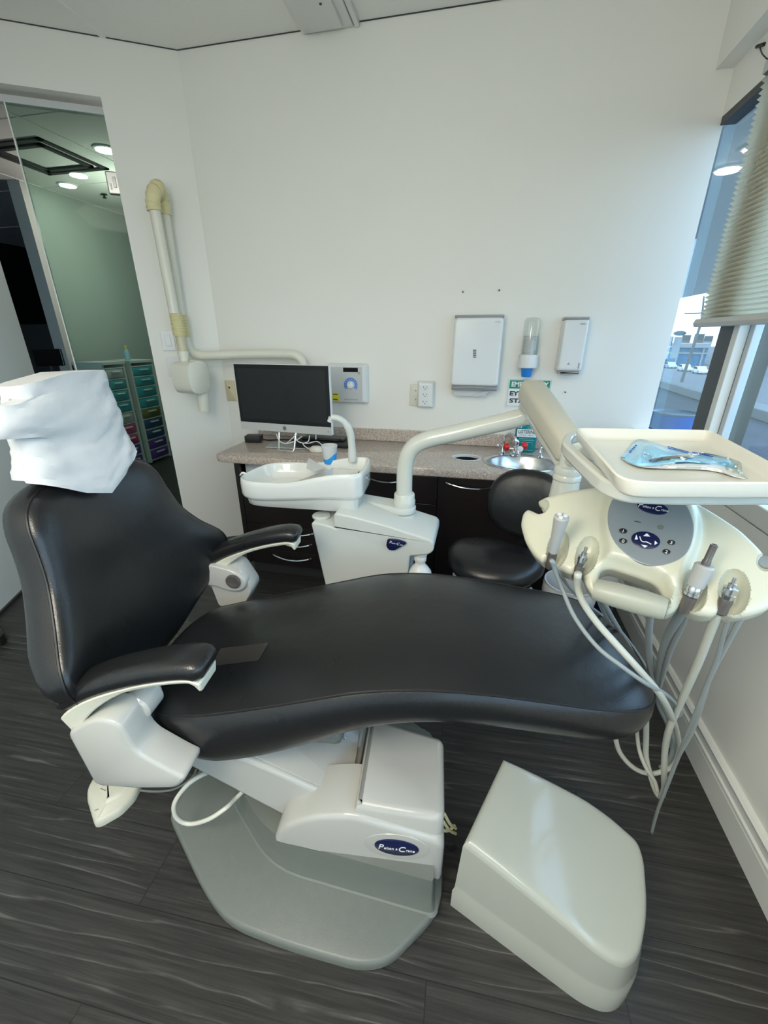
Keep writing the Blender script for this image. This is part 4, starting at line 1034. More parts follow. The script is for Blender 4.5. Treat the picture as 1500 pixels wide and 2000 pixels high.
# --- console body
CB = math.radians(24); TL = math.radians(46)
cp0 = fy(1272, 1040, .80)
nC = V(-math.sin(CB) * math.cos(TL), -math.cos(CB) * math.cos(TL), math.sin(TL))
rC = V(math.cos(CB), -math.sin(CB), 0); uC = nC.cross(rC)
def c2(px, py, h=0):
    p = onPl(px, py, cp0 + nC * h, nC) - cp0
    return (p.dot(rC), p.dot(uC))
def C3(x, y, h): return cp0 + rC * x + uC * y + nC * h
def onC(px, py, h=0): return onPl(px, py, cp0 + nC * h, nC)
co_ = [(1012, 1012), (1017, 990), (1027, 982), (1042, 990), (1052, 994), (1060, 986), (1056, 974), (1046, 970), (1062, 962), (1110, 953), (1190, 945), (1260, 930), (1330, 940), (1350, 972), (1400, 1000), (1450, 1033), (1492, 1072), (1520, 1110), (1532, 1150), (1510, 1185), (1470, 1199), (1432, 1204), (1414, 1194), (1412, 1178), (1408, 1194), (1392, 1202), (1360, 1198), (1344, 1190), (1340, 1176), (1334, 1172), (1322, 1190), (1298, 1201), (1296, 1165), (1284, 1140), (1250, 1126), (1192, 1107), (1174, 1110), (1167, 1130), (1166, 1152), (1158, 1160), (1143, 1140), (1138, 1122), (1134, 1112), (1126, 1112), (1118, 1119), (1100, 1113), (1082, 1102), (1076, 1090), (1068, 1088), (1058, 1094), (1040, 1078), (1022, 1048)]
cpoly = roundpoly([c2(x, y) for x, y in co_], .012, 3)
hs = [(1190, 938), (1174, 985), (1170, 1030), (1176, 1075), (1168, 1108), (1192, 1100), (1250, 1118), (1284, 1132), (1300, 1160), (1304, 1196), (1320, 1184), (1337, 1150), (1352, 1108), (1370, 1062), (1374, 1022), (1364, 985), (1345, 955), (1320, 925), (1260, 915)]
hpoly = [tuple(p_) for p_ in catloop([c2(x, y, .01) for x, y in hs], 60)]
pockets = []
for (x, y, rx, ry, ang, dep) in [(1089, 1070, 20, 36, -8, .028), (1146, 1084, 20, 37, -4, .028), (1357, 1152, 20, 38, -10, .028), (1434, 1154, 25, 42, -6, .034), (1496, 1096, 14, 18, 0, .014), (1056, 983, 15, 15, 0, .022)]:
    k = (onC(x, y) - CAM).dot(FW) / 815.0; cx0, cy0 = c2(x, y); pockets.append((cx0, cy0, rx * k, ry * k * 1.12, math.radians(-ang), dep))
def pocket_e(q, P_):
    dx, dy = q[0] - P_[0], q[1] - P_[1]; c_, s_ = math.cos(P_[4]), math.sin(P_[4])
    u_, v_ = dx * c_ + dy * s_, -dx * s_ + dy * c_
    return (u_ / P_[2]) ** 2 + (v_ / P_[3]) ** 2
RR = .013
def cons_h(q, d=None):
    d = seg_dist(q, cpoly) if d is None else d
    h = -RR + math.sqrt(max(0, RR * RR - max(0, RR - d) ** 2))
    dh = seg_dist(q, hpoly) * (1 if inside2(q, hpoly) else -1)
    h += .0215 * sstep((dh + .004) / .022) * (1 if d > .02 else sstep(d / .02))
    h -= .10 * max(0, abs(q[0] - .01) - .10) ** 2 / .1
    for P_ in pockets:
        e_ = pocket_e(q, P_)
        if e_ < 1: h -= P_[5] * (1 - e_) ** .62
    return h
cpoly = resample(cpoly, .004)
if area2(cpoly) < 0: cpoly = cpoly[::-1]
nb = len(cpoly); pts2 = [Vector(q) for q in cpoly]; ds = [0] * nb
def tryadd(q, dmin):
    if inside2(q, cpoly):
        d = seg_dist(q, cpoly)
        if d >= dmin: pts2.append(Vector(q)); ds.append(d)
for lv in (.001, .003, .006, .010):
    for q in inset2(cpoly, lv): tryadd(q, lv * .85)
for P_ in pockets:
    for f in (1.14, 1.0, .93, .82, .66, .45, .2):
        for k in range(44):
            a = 2 * PI * k / 44; u_, v_ = P_[2] * f ** .5 * math.cos(a), P_[3] * f ** .5 * math.sin(a); c_, s_ = math.cos(P_[4]), math.sin(P_[4])
            tryadd((P_[0] + u_ * c_ - v_ * s_, P_[1] + u_ * s_ + v_ * c_), .0022)
xs = [q[0] for q in cpoly]; ys = [q[1] for q in cpoly]; gx = min(xs); row = 0
while gx < max(xs):
    gy = min(ys) + (.0025 if row % 2 else 0)
    while gy < max(ys):
        if min(pocket_e((gx, gy), P_) for P_ in pockets) > 1.25: tryadd((gx, gy), .0115)
        gy += .005
    gx += .0045; row += 1
V2, E2_, F2, *_r = delaunay_2d_cdt(pts2, [(i, (i + 1) % nb) for i in range(nb)], [], 1, 1e-5)
cb_m = MB(); used = sorted({i for f in F2 for i in f})
cb_m.add([C3(q.x, q.y, cons_h((q.x, q.y))) for q in V2], [list(f) for f in F2])
cb_m.loft([[C3(x, y, cons_h((x, y), 0)) for x, y in cpoly], [C3(x, y, -.045) for x, y in cpoly], [C3(x, y, -.060) for x, y in inset2(cpoly, .003)]], cap0=False)
con = MB().build('console_body', m_console, dlu, sharp=42, me=cb_m.mesh('console_body'))
cpn = [(1187, 1020), (1190, 990), (1206, 966), (1240, 955), (1300, 962), (1338, 986), (1353, 1018), (1353, 1050), (1341, 1080), (1316, 1098), (1277, 1106), (1240, 1095), (1210, 1071), (1194, 1047)]
ppn = [tuple(p) for p in catloop([c2(x, y, .021) for x, y in cpn], 60)]
pan = MB().puff(ppn, lambda x, y, h: C3(x, y, h), [(0, .012), (0, .0222), (.0015, .0228)]).build('control_panel', m_panel, con, smooth=False, label='flat grey control panel with navy buttons')
HP = .0228
def oval(cx, cy, rx, ry, ang, n=32):
    c = math.radians(ang); out = []
    for k in range(n):
        t = 2 * PI * k / n; a, b = rx * math.cos(t), ry * math.sin(t)
        out.append(c2(cx + a * math.cos(c) - b * math.sin(c), cy + a * math.sin(c) + b * math.cos(c), HP))
    return out
def ovalobj(name, cx, cy, rx, ry, ang, m, h=.0015):
    return MB().puff(oval(cx, cy, rx, ry, ang), C3, [(0, HP - .0005), (0, HP + h), (.0012, HP + h + .0006)]).build(name, m, pan)
bdg = ovalobj('oval_badge', 1275, 992, 31, 12, 12, m_navy, .001)
tdir = (onC(1310, 999, HP) - onC(1240, 985, HP)).normalized(); tup = nC.cross(tdir)
script_logo('logo_lettering', onC(1276, 992, HP + .0020), tdir, tup, .0088, bdg, m_disp)
keys = ovalobj('position_keypad', 1261, 1055.5, 28.5, 16.5, 10, m_navy)
ar = MB(); hk = HP + .0024
for tri in ([(1256, 1047), (1270, 1048), (1263.5, 1041.5)], [(1243, 1044), (1239.5, 1054), (1246, 1053.5)], [(1279, 1056), (1284.5, 1061), (1278, 1064.5)], [(1252, 1063.5), (1265, 1066), (1259.5, 1070)]):
    ar.prism([onC(x, y, hk) for x, y in tri], nC * .0004)
ar.tube(spl([onC(x, y, hk) for x, y in ((1249.5, 1048), (1252, 1055), (1256, 1058), (1263, 1058.5), (1272, 1063))], 14), .0009, 6)
ar.build('key_symbols', m_lett, keys, smooth=False)
for (x, y, t) in ((1217, 1037.5, '1'), (1217, 1057, '0'), (1311, 1060, '3'), (1301.5, 1078, '2')):
    b = ovalobj('preset_button', x, y, 7.8, 4.8, 8, m_black)
    text_mb(t, .009, onC(x, y, hk), tdir, tup, .0003).build('button_number', m_lett, b, smooth=False)
MB().prism([onC(x, y, HP + .0003) for x, y in ((1239, 1017), (1252, 1019.5), (1252, 1021), (1239, 1018.5))], nC * .0003).build('indicator_mark', m_darklett, pan, smooth=False)
mk = MB()
for k in range(8):
    a = k * PI / 4; q = onC(1290, 1029.5, HP + .0004)
    mk.tube([q + (rC * math.cos(a) + uC * math.sin(a)) * .002, q + (rC * math.cos(a) + uC * math.sin(a)) * .005], .0006, 5)
mk.build('lamp_symbol', mat('olive_print', (.12, .15, .05), .5), pan, smooth=False)
hA, hB = onC(1161, 1150, .012), onC(1301, 1190, .012)
MB().tube([hA, lerp(hA, hB, .05), lerp(hA, hB, .3), lerp(hA, hB, .7), lerp(hA, hB, .95), hB], [.0185, .020, .0225, .0225, .020, .018], 18).build('grab_handle', m_handle, con)
MB().lathe([(.010, -.012), (.013, -.006), (.0105, 0), (.003, .001)], onC(1497, 1097, -.012), tuple(nC), n=20).build('knob', m_panel, con)
# tray bracket: flat bar bent around under the tray
ZTB = 1.193
br_ = [(1128, 852), (1112, 858), (1106, 874), (1128, 898), (1160, 928), (1188, 950), (1215, 961), (1250, 966), (1330, 968), (1420, 968), (1520, 968)]
bp_ = spl([onZ(x, y, ZTB) for x, y in br_], 46); rr = []
for i, p in enumerate(bp_):
    t = (bp_[min(i + 1, 45)] - bp_[max(i - 1, 0)]); t.z = 0; t.normalize(); nn = V(-t.y, t.x, 0)
    rr.append([p - nn * .009 - V(0, 0, .012), p + nn * .009 - V(0, 0, .012), p + nn * .009 + V(0, 0, .012), p - nn * .009 + V(0, 0, .012)])
MB().loft(rr).build('tray_bracket', m_arm, dlu, bevel=.004, sharp=50)
q0, q1 = onZ(1128, 856, ZTB), onZ(1400, 900, ZTB)
MB().box(onZ(1290, 900, ZTB) - V(0, 0, .004), (.20, .22, .012)).build('bracket_plate', m_handle, dlu, bevel=.004)
MB().tube([V(P0.x, P0.y, zt0), onZ(1150, 870, ZTB) - V(0, 0, .015), onZ(1290, 895, ZTB) - V(0, 0, .015), onC(1270, 950, -.04)], .016, 12).build('bracket_stem', m_arm, dlu)

# tray
ZT = 1.228
tr = [onZ(x, y, ZT) for x, y in ((1122, 837), (1388, 841), (1585, 946), (1216, 945))]
tp_ = roundpoly([(p.x, p.y) for p in tr], [.022, .03, .03, .045], 6)
if area2(tp_) < 0: tp_ = tp_[::-1]
tray = thing('instrument_tray', (sum(p.x for p in tr) / 4, sum(p.y for p in tr) / 4, ZT - .022), 'shallow cream plastic instrument tray lying on the console bracket at right', 'tray')
def tq_(ins, z): return [V(x, y, z) for x, y in inset2(tp_, ins)]
MB().loft([tq_(.012, ZT - .022), tq_(.008, ZT - .022), tq_(.004, ZT - .018), tq_(.001, ZT - .004), tq_(0, ZT), tq_(.003, ZT + .002), tq_(.006, ZT), tq_(.010, ZT - .012), tq_(.016, ZT - .0165), tq_(.024, ZT - .0175)]).build('tray_body', m_tray, tray, sharp=60)

# sterilisation pouch with instruments
ZF = ZT - .0168
pch = thing('sterile_pouch', tuple(onZ(1330, 905, ZF)), 'crinkled blue and white sterile pouch of instruments lying on the tray', 'pouch')
def fillgrid(pxs, amp, thick, seed, z0=ZF, nx=26, ny=9):
    """quad patch between an upper and a lower pixel edge, crumpled"""
    up_, lo_ = pxs; U_ = catmull(up_, nx); L_ = catmull(lo_, nx); rnd = random.Random(seed); ph = [rnd.uniform(0, 6) for _ in range(6)]
    def f(i, j):
        t = j / (ny - 1); x = lerp(U_[i][0], L_[i][0], t); y = lerp(U_[i][1], L_[i][1], t)
        e = math.sin(PI * t) ** .6 * math.sin(PI * min(1, max(0, i / (nx - 1)))) ** .5
        h = e * thick * (.75 + .5 * math.sin(i * .55 + ph[0]) * math.sin(t * 5 + ph[1])) + amp * math.sin(i * 1.3 + ph[2] + 3 * t) * math.sin(t * 9 + ph[3] + i * .2) * min(1, e * 2)
        return onZ(x, y, z0 + max(.0008, h))
    return f, nx, ny
up_ = [(1212, 893), (1226, 876), (1240, 860), (1258, 858), (1290, 868), (1340, 881), (1390, 889), (1424, 894), (1442, 906)]
lo_ = [(1214, 895), (1230, 906), (1248, 911), (1262, 911), (1300, 908), (1340, 905), (1372, 908), (1400, 914), (1438, 918)]
def sheet(name, m, up_, lo_, amp, th, seed, par, dz=0, **k):
    f, nx, ny = fillgrid((up_, lo_), amp, th, seed, ZF + dz, **k)
    o = MB().grid(f, nx, ny).build(name, m, par, sharp=25)
    s = o.modifiers.new('s', 'SOLIDIFY'); s.thickness = .0004; s.offset = -1
    return o
film = sheet('blue_film', m_pouch, up_, lo_, .0022, .011, 4, pch)
sheet('paper_back', m_pouchw, [(1214, 895), (1232, 902), (1250, 909), (1300, 907), (1360, 902), (1400, 906), (1425, 912), (1440, 920)], [(1216, 897), (1240, 909), (1256, 913), (1300, 916), (1360, 917), (1400, 921), (1430, 930), (1458, 936)], .0014, .006, 9, pch, .0005)
sheet('torn_end', m_clear, [(1420, 893), (1436, 898), (1448, 904), (1446, 915)], [(1414, 916), (1430, 922), (1446, 930), (1462, 936)], .003, .010, 12, pch, .001, nx=14, ny=8)
tl = MB()
Tf = bvh(film)
def onf(px, py, d=.001):
    p, n = hit(Tf, px, py)
    return (p + n * d) if p else onZ(px, py, ZF + .009)
for a, b in (((1304, 873), (1345, 884)), ((1305, 876), (1343, 886)), ((1352, 883), (1394, 890)), ((1354, 886), (1392, 893))): tl.tube([onf(*lerp(V(*a), V(*b), t)) for t in (0, .33, .66, 1)], .0007, 5)
for k in range(5): tl.tube([onf(1229 + k * 3, 884 - k * 3.4), onf(1231 + k * 3, 885 - k * 3.4)], .0011, 5)
tl.build('printed_lines', mat('pouch_print', (.02, .10, .40), .5), film, smooth=False)
MB().tube(spl([onf(x, y, .002) for x, y in ((1256, 896), (1254, 891), (1258, 887), (1265, 889), (1270, 894), (1276, 897))], 16), .0008, 6).build('explorer_hook', m_chrome, pch)
MB().tube([onf(x, y, .0025) for x, y in ((1268, 902), (1290, 899), (1310, 897), (1330, 895))], [.0022, .0030, .0030, .0022], 8).build('instrument_handle', m_smoke, pch)
MB().grid(lambda i, j: onf(1322 + i * 8 + j * 5 , 892 - i * 1.0 + j * 7 / 2, .003), 4, 3).build('paper_label', m_pouchw, pch, smooth=False)
MB().grid(lambda i, j: onf(1331 + i * 4 + j * 2.2 , 893.5 - i * .6 + j * 5 / 2, .0038), 4, 3).build('label_print', m_smoke, pch, smooth=False)
MB().tube([onf(x, y, .003) for x, y in ((1350, 893), (1372, 889), (1400, 894), (1420, 899))], .0016, 8).build('mirror_handle', m_chrome, pch)

# ---------------------------------------------------------------- handpieces and hoses
def hose(pts, r, name, m, par, n=60): return MB().tube(spl([onY(x, y, Y) for x, y, Y in pts], n), r, 10).build(name, m, par, sharp=0)
def hp_axis(p_top, p_bot, h0, h1): a, b = onC(*p_top, h0), onC(*p_bot, h1); return a, (a - b).normalized(), (a - b).length, b
# 1: suction/syringe body with three-hole face
a, d, l, b = hp_axis((1097, 1010), (1080, 1078), .085, .010)
h1 = thing('air_water_syringe', tuple(b), 'grey handpiece with three round white openings in the leftmost console holder', 'handpiece')
MB().lathe([(.0085, 0), (.0095, l * .15), (.0125, l * .75), (.0135, l * .9), (.0135, l), (.011, l + .002)], b, tuple(d), n=24).build('barrel', m_steel if False else mat('handpiece_grey', (.40, .41, .41), .3, var=.03), h1)
q = b + d * (l + .002); e1 = rC; e2 = d.cross(rC).normalized()
for k in range(3):
    an = k * 2 * PI / 3 + .5
    MB().lathe([(.0042, 0), (.0042, .003), (.003, .0035)], q + (e1 * math.cos(an) + e2 * math.sin(an)) * .0062, tuple(d), n=16).build('port', m_disp, h1)
MB().lathe([(.006, -.045), (.0085, -.04), (.0095, -.012), (.0085, .002)], b, tuple(d), n=18).build('connector', m_smoke, h1)
e = b - d * .045
hose([(1077, 1094, .735), (1084, 1115, .75), (1098, 1150, .76), (1122, 1205, .74), (1165, 1262, .71), (1215, 1302, .69), (1262, 1335, .70), (1300, 1356, .76), (1325, 1380, .84), (1330, 1393, .85), (1322, 1399, .85)], .0042, 'hose', m_hosed, h1)
hose([(1080, 1096, .735), (1092, 1120, .77), (1115, 1150, .84), (1140, 1175, .95), (1180, 1205, 1.10), (1212, 1232, 1.12), (1245, 1275, 1.08), (1275, 1325, 1.03), (1300, 1370, 1.0)], .0035, 'hose', m_hosed, h1)
def coupler(name, label, pt, pb, hoses, r=.0095):
    a, d, l, b = hp_axis(pt, pb, .022, .000)
    t = thing(name, tuple(b), label, 'handpiece')
    MB().lathe([(.003, l + .014), (.003, l + .004), (r * .55, l + .003), (r * .55, l - .004), (r, l - .005), (r, l * .62), (r * .86, l * .6), (r * .86, l * .5), (r, l * .48), (r * .9, l * .25)], b, tuple(d), n=22).build('metal_coupler', m_steel, t)
    MB().lathe([(r * .88, l * .26), (r * 1.0, l * .1), (r * .85, -.01), (r * .9, -.02), (r * .6, -.024)], b, tuple(d), n=18).build('smoked_sleeve', m_smoke, t)
    for h in hoses: hose(h[0], h[1], 'hose', h[2], t)
    return t
coupler('handpiece_coupler', 'bare steel coupler in the console holder left of the control panel', (1141, 1082), (1131, 1112),
        [([(1129, 1120, .735), (1128, 1145, .75), (1138, 1175, .75), (1165, 1215, .74), (1205, 1260, .72), (1250, 1310, .71), (1288, 1355, .74), (1310, 1395, .82), (1322, 1430, .92), (1326, 1462, 1.0), (1318, 1490, 1.0), (1298, 1505, 1.0), (1268, 1511, 1.0), (1238, 1500, 1.0), (1212, 1472, 1.0), (1202, 1440, 1.0), (1200, 1400, 1.0)], .0068, m_hose)])
# motor handpiece
a, d, l, b = hp_axis((1376, 1106), (1350, 1162), .040, .004)
h3 = thing('motor_handpiece', tuple(b), 'grey cylindrical motor handpiece with bare steel tip right of the control panel', 'handpiece')
MB().lathe([(.009, l * .30), (.0125, l * .34), (.0140, l * .6), (.0145, l), (.012, l + .003), (.006, l + .003)], b, tuple(d), n=26).build('motor_sleeve', MATS['handpiece_grey'], h3)
MB().lathe([(.0065, l + .003), (.0065, l + .010), (.0055, l + .012), (.0055, l + .040), (.004, l + .040), (.004, l + .012)], b, tuple(d), n=20).build('steel_tip', m_smoke, h3)
MB().lathe([(.0115, 0), (.0115, l * .1), (.0105, l * .11), (.0105, l * .16), (.0118, l * .17), (.0118, l * .24), (.010, l * .32)], b, tuple(d), n=22).build('metal_collar', m_steel, h3)
MB().lathe([(.007, -.035), (.010, -.025), (.0105, -.002)], b, tuple(d), n=18).build('smoked_sleeve', m_smoke, h3)
hose([(1341, 1176, .72), (1326, 1205, .76), (1306, 1240, .82), (1294, 1275, .88), (1287, 1310, .94), (1284, 1340, .99), (1290, 1380, 1.02), (1308, 1420, 1.03), (1313, 1460, 1.03)], .0088, 'hose', m_hosed, h3)
hose([(1345, 1180, .72), (1335, 1215, .77), (1312, 1265, .84), (1300, 1300, .9), (1290, 1335, .97), (1286, 1350, 1.0)], .0055, 'hose', m_hosed, h3)
coupler('handpiece_coupler', 'bare steel coupler in the rightmost console holder', (1430, 1143), (1416, 1176), [
        ([(1402, 1196, .70), (1388, 1232, .72), (1362, 1298, .76), (1330, 1370, .82), (1308, 1420, .86), (1299, 1462, .90), (1297, 1510, .93), (1297, 1540, .95), (1291, 1556, .96), (1282, 1548, .97), (1272, 1520, .98), (1262, 1480, 1.0), (1262, 1440, 1.0), (1262, 1395, 1.0)], .0076, m_hose),
        ([(1426, 1202, .70), (1414, 1240, .72), (1400, 1290, .75), (1380, 1340, .78), (1362, 1385, .81), (1342, 1435, .85), (1320, 1490, .89), (1298, 1545, .92), (1282, 1590, .94), (1272, 1628, .95)], .0045, m_hosed),
        ([(1450, 1202, .69), (1432, 1235, .71), (1404, 1288, .75), (1384, 1330, .78), (1372, 1370, .80), (1350, 1432, .84), (1325, 1478, .88), (1305, 1530, .92), (1288, 1572, .94)], .0045, m_hosed)], .0105)
# hoses hanging straight from the console
hose([(1277, 1150, .84), (1270, 1200, .88), (1267, 1250, .92), (1269, 1300, .95), (1278, 1335, .98), (1290, 1365, 1.0), (1308, 1405, 1.02), (1316, 1450, 1.02), (1308, 1485, 1.02), (1290, 1500, 1.02)], .0075, 'console_hose', m_hosed, dlu)
hose([(1168, 1150, .86), (1186, 1190, .95), (1212, 1235, 1.05), (1232, 1270, 1.08), (1248, 1300, 1.06), (1266, 1335, 1.03), (1290, 1370, 1.02)], .0062, 'console_hose', m_hosed, dlu)
hose([(1160, 1145, .86), (1176, 1190, .97), (1204, 1240, 1.08), (1226, 1280, 1.1), (1238, 1310, 1.08)], .0045, 'console_hose', m_hosed, dlu)
hose([(1243, 1395, 1.04), (1245, 1440, 1.03), (1250, 1470, 1.0), (1262, 1500, .98), (1278, 1525, .97), (1284, 1545, .96)], .0055, 'console_hose', m_hose, dlu)
# ================================================================ counter along the far wall
ZC = .787; YF = 2.062
ct_ = [(-1.45, 2.585), (-1.45, 2.07), (-1.41, 2.045), (.49, 2.045), (.50, 2.07), (.50, 2.585)]
ctp = roundpoly(ct_, [.0, .05, .03, .015, .01, 0], 4)
SK = onZ(1021, 904, ZC); WH = onZ(911, 894, ZC)
top = MB().puff(ctp, lambda x, y, h: V(x, y, ZC + h), [(.008, -.045), (.002, -.042), (0, -.034), (0, -.010), (.003, -.003), (.010, 0)])
def ell(c, rx, ry, z0, z1, n=48): return MB().loft([[V(c.x + rx * math.cos(2 * PI * k / n), c.y + ry * math.sin(2 * PI * k / n), z) for k in range(n)] for z in (z0, z1)])
me = cut(top, [ell(SK, .182, .142, ZC - .2, ZC + .1), ell(WH, .072, .06, ZC - .2, ZC + .1)])
wt = MB().build('worktop', m_stone, None, sharp=40, me=me)
tag(wt, 'long speckled beige stone worktop along the far wall', 'worktop')
sp_ = tag(MB().box2((-1.45, 2.578, ZC + .001), (.50, 2.599, .862)).build('backsplash', m_stone, smooth=False, bevel=.003), 'low speckled stone upstand behind the worktop against the far wall', 'backsplash')
# sink
def er(c, rx, ry, z, n=56): return [V(c.x + rx * math.cos(2 * PI * k / n), c.y + ry * math.sin(2 * PI * k / n), z) for k in range(n)]
sk = thing('sink', tuple(SK - V(0, 0, .15)), 'round stainless steel sink set into the worktop behind the stool', 'sink')
MB().loft([er(SK, .205, .162, ZC + .001), er(SK, .203, .160, ZC + .005), er(SK, .182, .142, ZC + .004), er(SK, .176, .136, ZC - .002), er(SK, .168, .128, ZC - .06), er(SK, .13, .10, ZC - .13), er(SK, .03, .03, ZC - .14)], cap0=False).build('basin', m_steel, sk, sharp=60)
MB().lathe([(.028, 0), (.028, .004), (.018, .003), (.01, .0)], SK - V(0, 0, .14), n=24).build('drain', m_chrome, sk)
wh = thing('waste_chute', tuple(WH - V(0, 0, .1)), 'round steel-rimmed waste hole in the worktop left of the sink', 'waste hole')
MB().loft([er(WH, .080, .067, ZC + .001), er(WH, .079, .066, ZC + .004), er(WH, .071, .058, ZC + .003), er(WH, .069, .057, ZC - .012)], cap0=False, cap1=False).build('rim', m_disp, wh, sharp=50)
MB().loft([er(WH, .0685, .0565, ZC - .010), er(WH, .068, .056, ZC - .118)], cap0=False).build('liner', m_black, wh)
# cabinets
def cz(px, py): return onY(px, py, YF).z
def cx_(px, py): return onY(px, py, YF).x
def cabinet(name, label, x0, x1, drawers=(), doors=(), openz=None):
    t = thing(name, ((x0 + x1) / 2, 2.3, 0), label, 'cabinet', 'dark cabinets under the worktop')
    c = MB()
    c.box2((x0, YF + .02, .10), (x0 + .018, 2.58, ZC - .046)); c.box2((x1 - .018, YF + .02, .10), (x1, 2.58, ZC - .046))
    c.box2((x0, YF + .02, .10), (x1, 2.58, .118)); c.box2((x0, 2.56, .10), (x1, 2.58, ZC - .046))
    if openz: c.box2((x0, YF + .02, openz - .02), (x1, 2.56, openz)); c.box2((x0, YF + .0, .1), (x0 + .03, YF + .02, ZC - .046))
    c.build('carcass', m_wood, t, smooth=False)
    MB().box2((x0, YF + .07, .0), (x1, YF + .09, .10)).build('toe_kick', m_kick, t, smooth=False)
    return t
m_kick = mat('toe_kick_grey', (.035, .034, .034), .5)
def bow(a, b, par, drop=.016):
    m_ = (a + b) / 2 + V(0, -.022, -drop)
    q1 = a.lerp(b, .25) + V(0, -.018, -drop * .75); q2 = a.lerp(b, .75) + V(0, -.018, -drop * .75)
    return MB().tube(spl([a + V(0, .012, 0), a + V(0, -.006, 0), q1, m_, q2, b + V(0, -.006, 0), b + V(0, .012, 0)], 24), .0052, 8).build('handle', m_chrome, par)
def front(t, name, x0, x1, z0, z1):
    return MB().box2((x0 + .002, YF, z0 + .0015), (x1 - .002, YF + .019, z1 - .0015)).build(name, m_wood, t, smooth=False, bevel=.0015)
XA, XB, XC, XD = -1.335, -.70, -.172, .485
ca = cabinet('base_cabinet', 'dark brown base cabinet at the left end with open slot and bow-handled drawers', XA, XB, openz=cz(560, 940))
zo = cz(560, 945); zd = [cz(580, 1030), cz(580, 1053), cz(580, 1078), .105]
front(ca, 'panel', XA + .03, XB, zd[0], zo)
for i, ((hx0, hy0), (hx1, hy1)) in enumerate([((545, 1036), (612, 1040)), ((548, 1058), (608, 1062)), ((536, 1084), (607, 1093))]):
    f = front(ca, 'drawer', XA + .03, XB, zd[i + 1], zd[i])
    zz_ = zd[i] - .022
    bow(V(cx_(hx0, hy0), YF, cz(hx0, hy0) + .004), V(cx_(hx1, hy1), YF, cz(hx0, hy0) + .004), f)
cb_ = cabinet('base_cabinet', 'dark brown drawer cabinet partly hidden behind the spittoon tower', XB, XC)
zd = [ZC - .048, cz(840, 985), cz(840, 1014), cz(840, 1044), .105]
for i in range(4):
    f = front(cb_, 'drawer', XB, XC, zd[i + 1], zd[i])
    zh = cz(720, 932) if i == 0 else zd[i] - .03
    bow(V(cx_(720, 932), YF, zh), V(cx_(790, 937), YF, zh), f)
cc = cabinet('base_cabinet', 'dark brown sink cabinet with one wide bow handle behind the stool', XC, XD)
f = front(cc, 'door', XC, XD - .0, .105, ZC - .048)
bow(V(cx_(874, 943), YF, cz(874, 943)), V(cx_(972, 950), YF, cz(874, 943)), f)
pb = onY(488, 915, YF + .10)
wp = thing('paper_stack', (pb.x, YF + .2, cz(560, 940)), 'white stack of paper lying in the open slot of the left cabinet', 'paper')
MB().box2((XA + .035, YF + .06, cz(560, 940) + .001), (XA + .26, YF + .30, ZC - .056)).build('sheets', m_paper, wp, smooth=False)

# monitor
mn = V(-.10, -.995, 0).normalized(); mp_ = onY(455, 775, 2.215); mr = V(-mn.y, mn.x, 0)
def onM(px, py, h=0): return onPl(px, py, mp_ + mn * h, mn)
mon = thing('computer_monitor', tuple(onZ(557, 872, ZC)), 'black-screened computer monitor with silver chin standing on the worktop', 'monitor')
tl_, br_2 = onM(455, 710), onM(648, 851)
x0m, x1m = (tl_ - mp_).dot(mr), (br_2 - mp_).dot(mr); zt_, zb2 = tl_.z, br_2.z
zchin = onM(560, 829).z
def M3(x, z, h): return V(mp_.x, mp_.y, 0) + mr * x + mn * h + V(0, 0, z)
def mbx(x0, x1, z0, z1, h0, h1): return MB().loft([[M3(x0, z0, h), M3(x1, z0, h), M3(x1, z1, h), M3(x0, z1, h)] for h in (h0, h1)])
mbx(x0m, x1m, zb2, zt_, -.028, -.002).build('housing', m_disp, mon, smooth=False, bevel=.003)
mbx(x0m + .002, x1m - .002, zchin, zt_ - .002, -.004, .0).build('bezel', m_gloss, mon, smooth=False)
mbx(x0m + .02, x1m - .022, zchin + .02, zt_ - .024, -.003, .0006).build('screen', mat('screen_glass', (.012, .012, .013), .12), mon, smooth=False)
chn = mbx(x0m + .001, x1m - .001, zb2 + .001, zchin, -.004, .001).build('chin', m_rail, mon, smooth=False)
q = M3((x0m + x1m) / 2, (zb2 + zchin) / 2, .0012)
MB().lathe([(.012, 0), (.012, .0006), (.0105, .0008), (.0104, .0)], q, tuple(mn), n=24).build('maker_roundel', m_panel, chn)
text_mb('hp', .014, q + mn * .0006, mr, (0, 0, 1), .0003, .2).build('roundel_letters', m_panel, chn, smooth=False)
MB().lathe([(.004, 0), (.004, .001)], M3(x1m - .02, zb2 + .02, .001), tuple(mn), n=10).build('power_button', m_panel, chn)
nk = onZ(562, 867, ZC + .01)
xm = (x0m + x1m) / 2
lp = [M3(xm - .055, zb2 + .01, -.03), M3(xm - .05, ZC + .02, .0), M3(xm - .045, ZC + .010, .01), M3(xm + .045, ZC + .010, .01), M3(xm + .05, ZC + .02, .0), M3(xm + .055, zb2 + .01, -.03)]
MB().tube(lp, .006, 8).build('stand_loop', m_chrome, mon, sharp=50)
bp4 = [onZ(x, y, ZC + .004) for x, y in ((517, 874), (596, 877), (606, 866), (530, 864))]
MB().prism([V(p.x, p.y, ZC + .001) for p in bp4], (0, 0, .006)).build('stand_base', m_steel, mon, smooth=False, bevel=.002)
cab = thing('monitor_cables', tuple(onZ(590, 862, ZC)), 'tangle of thin white cables hanging under the monitor', 'cables')
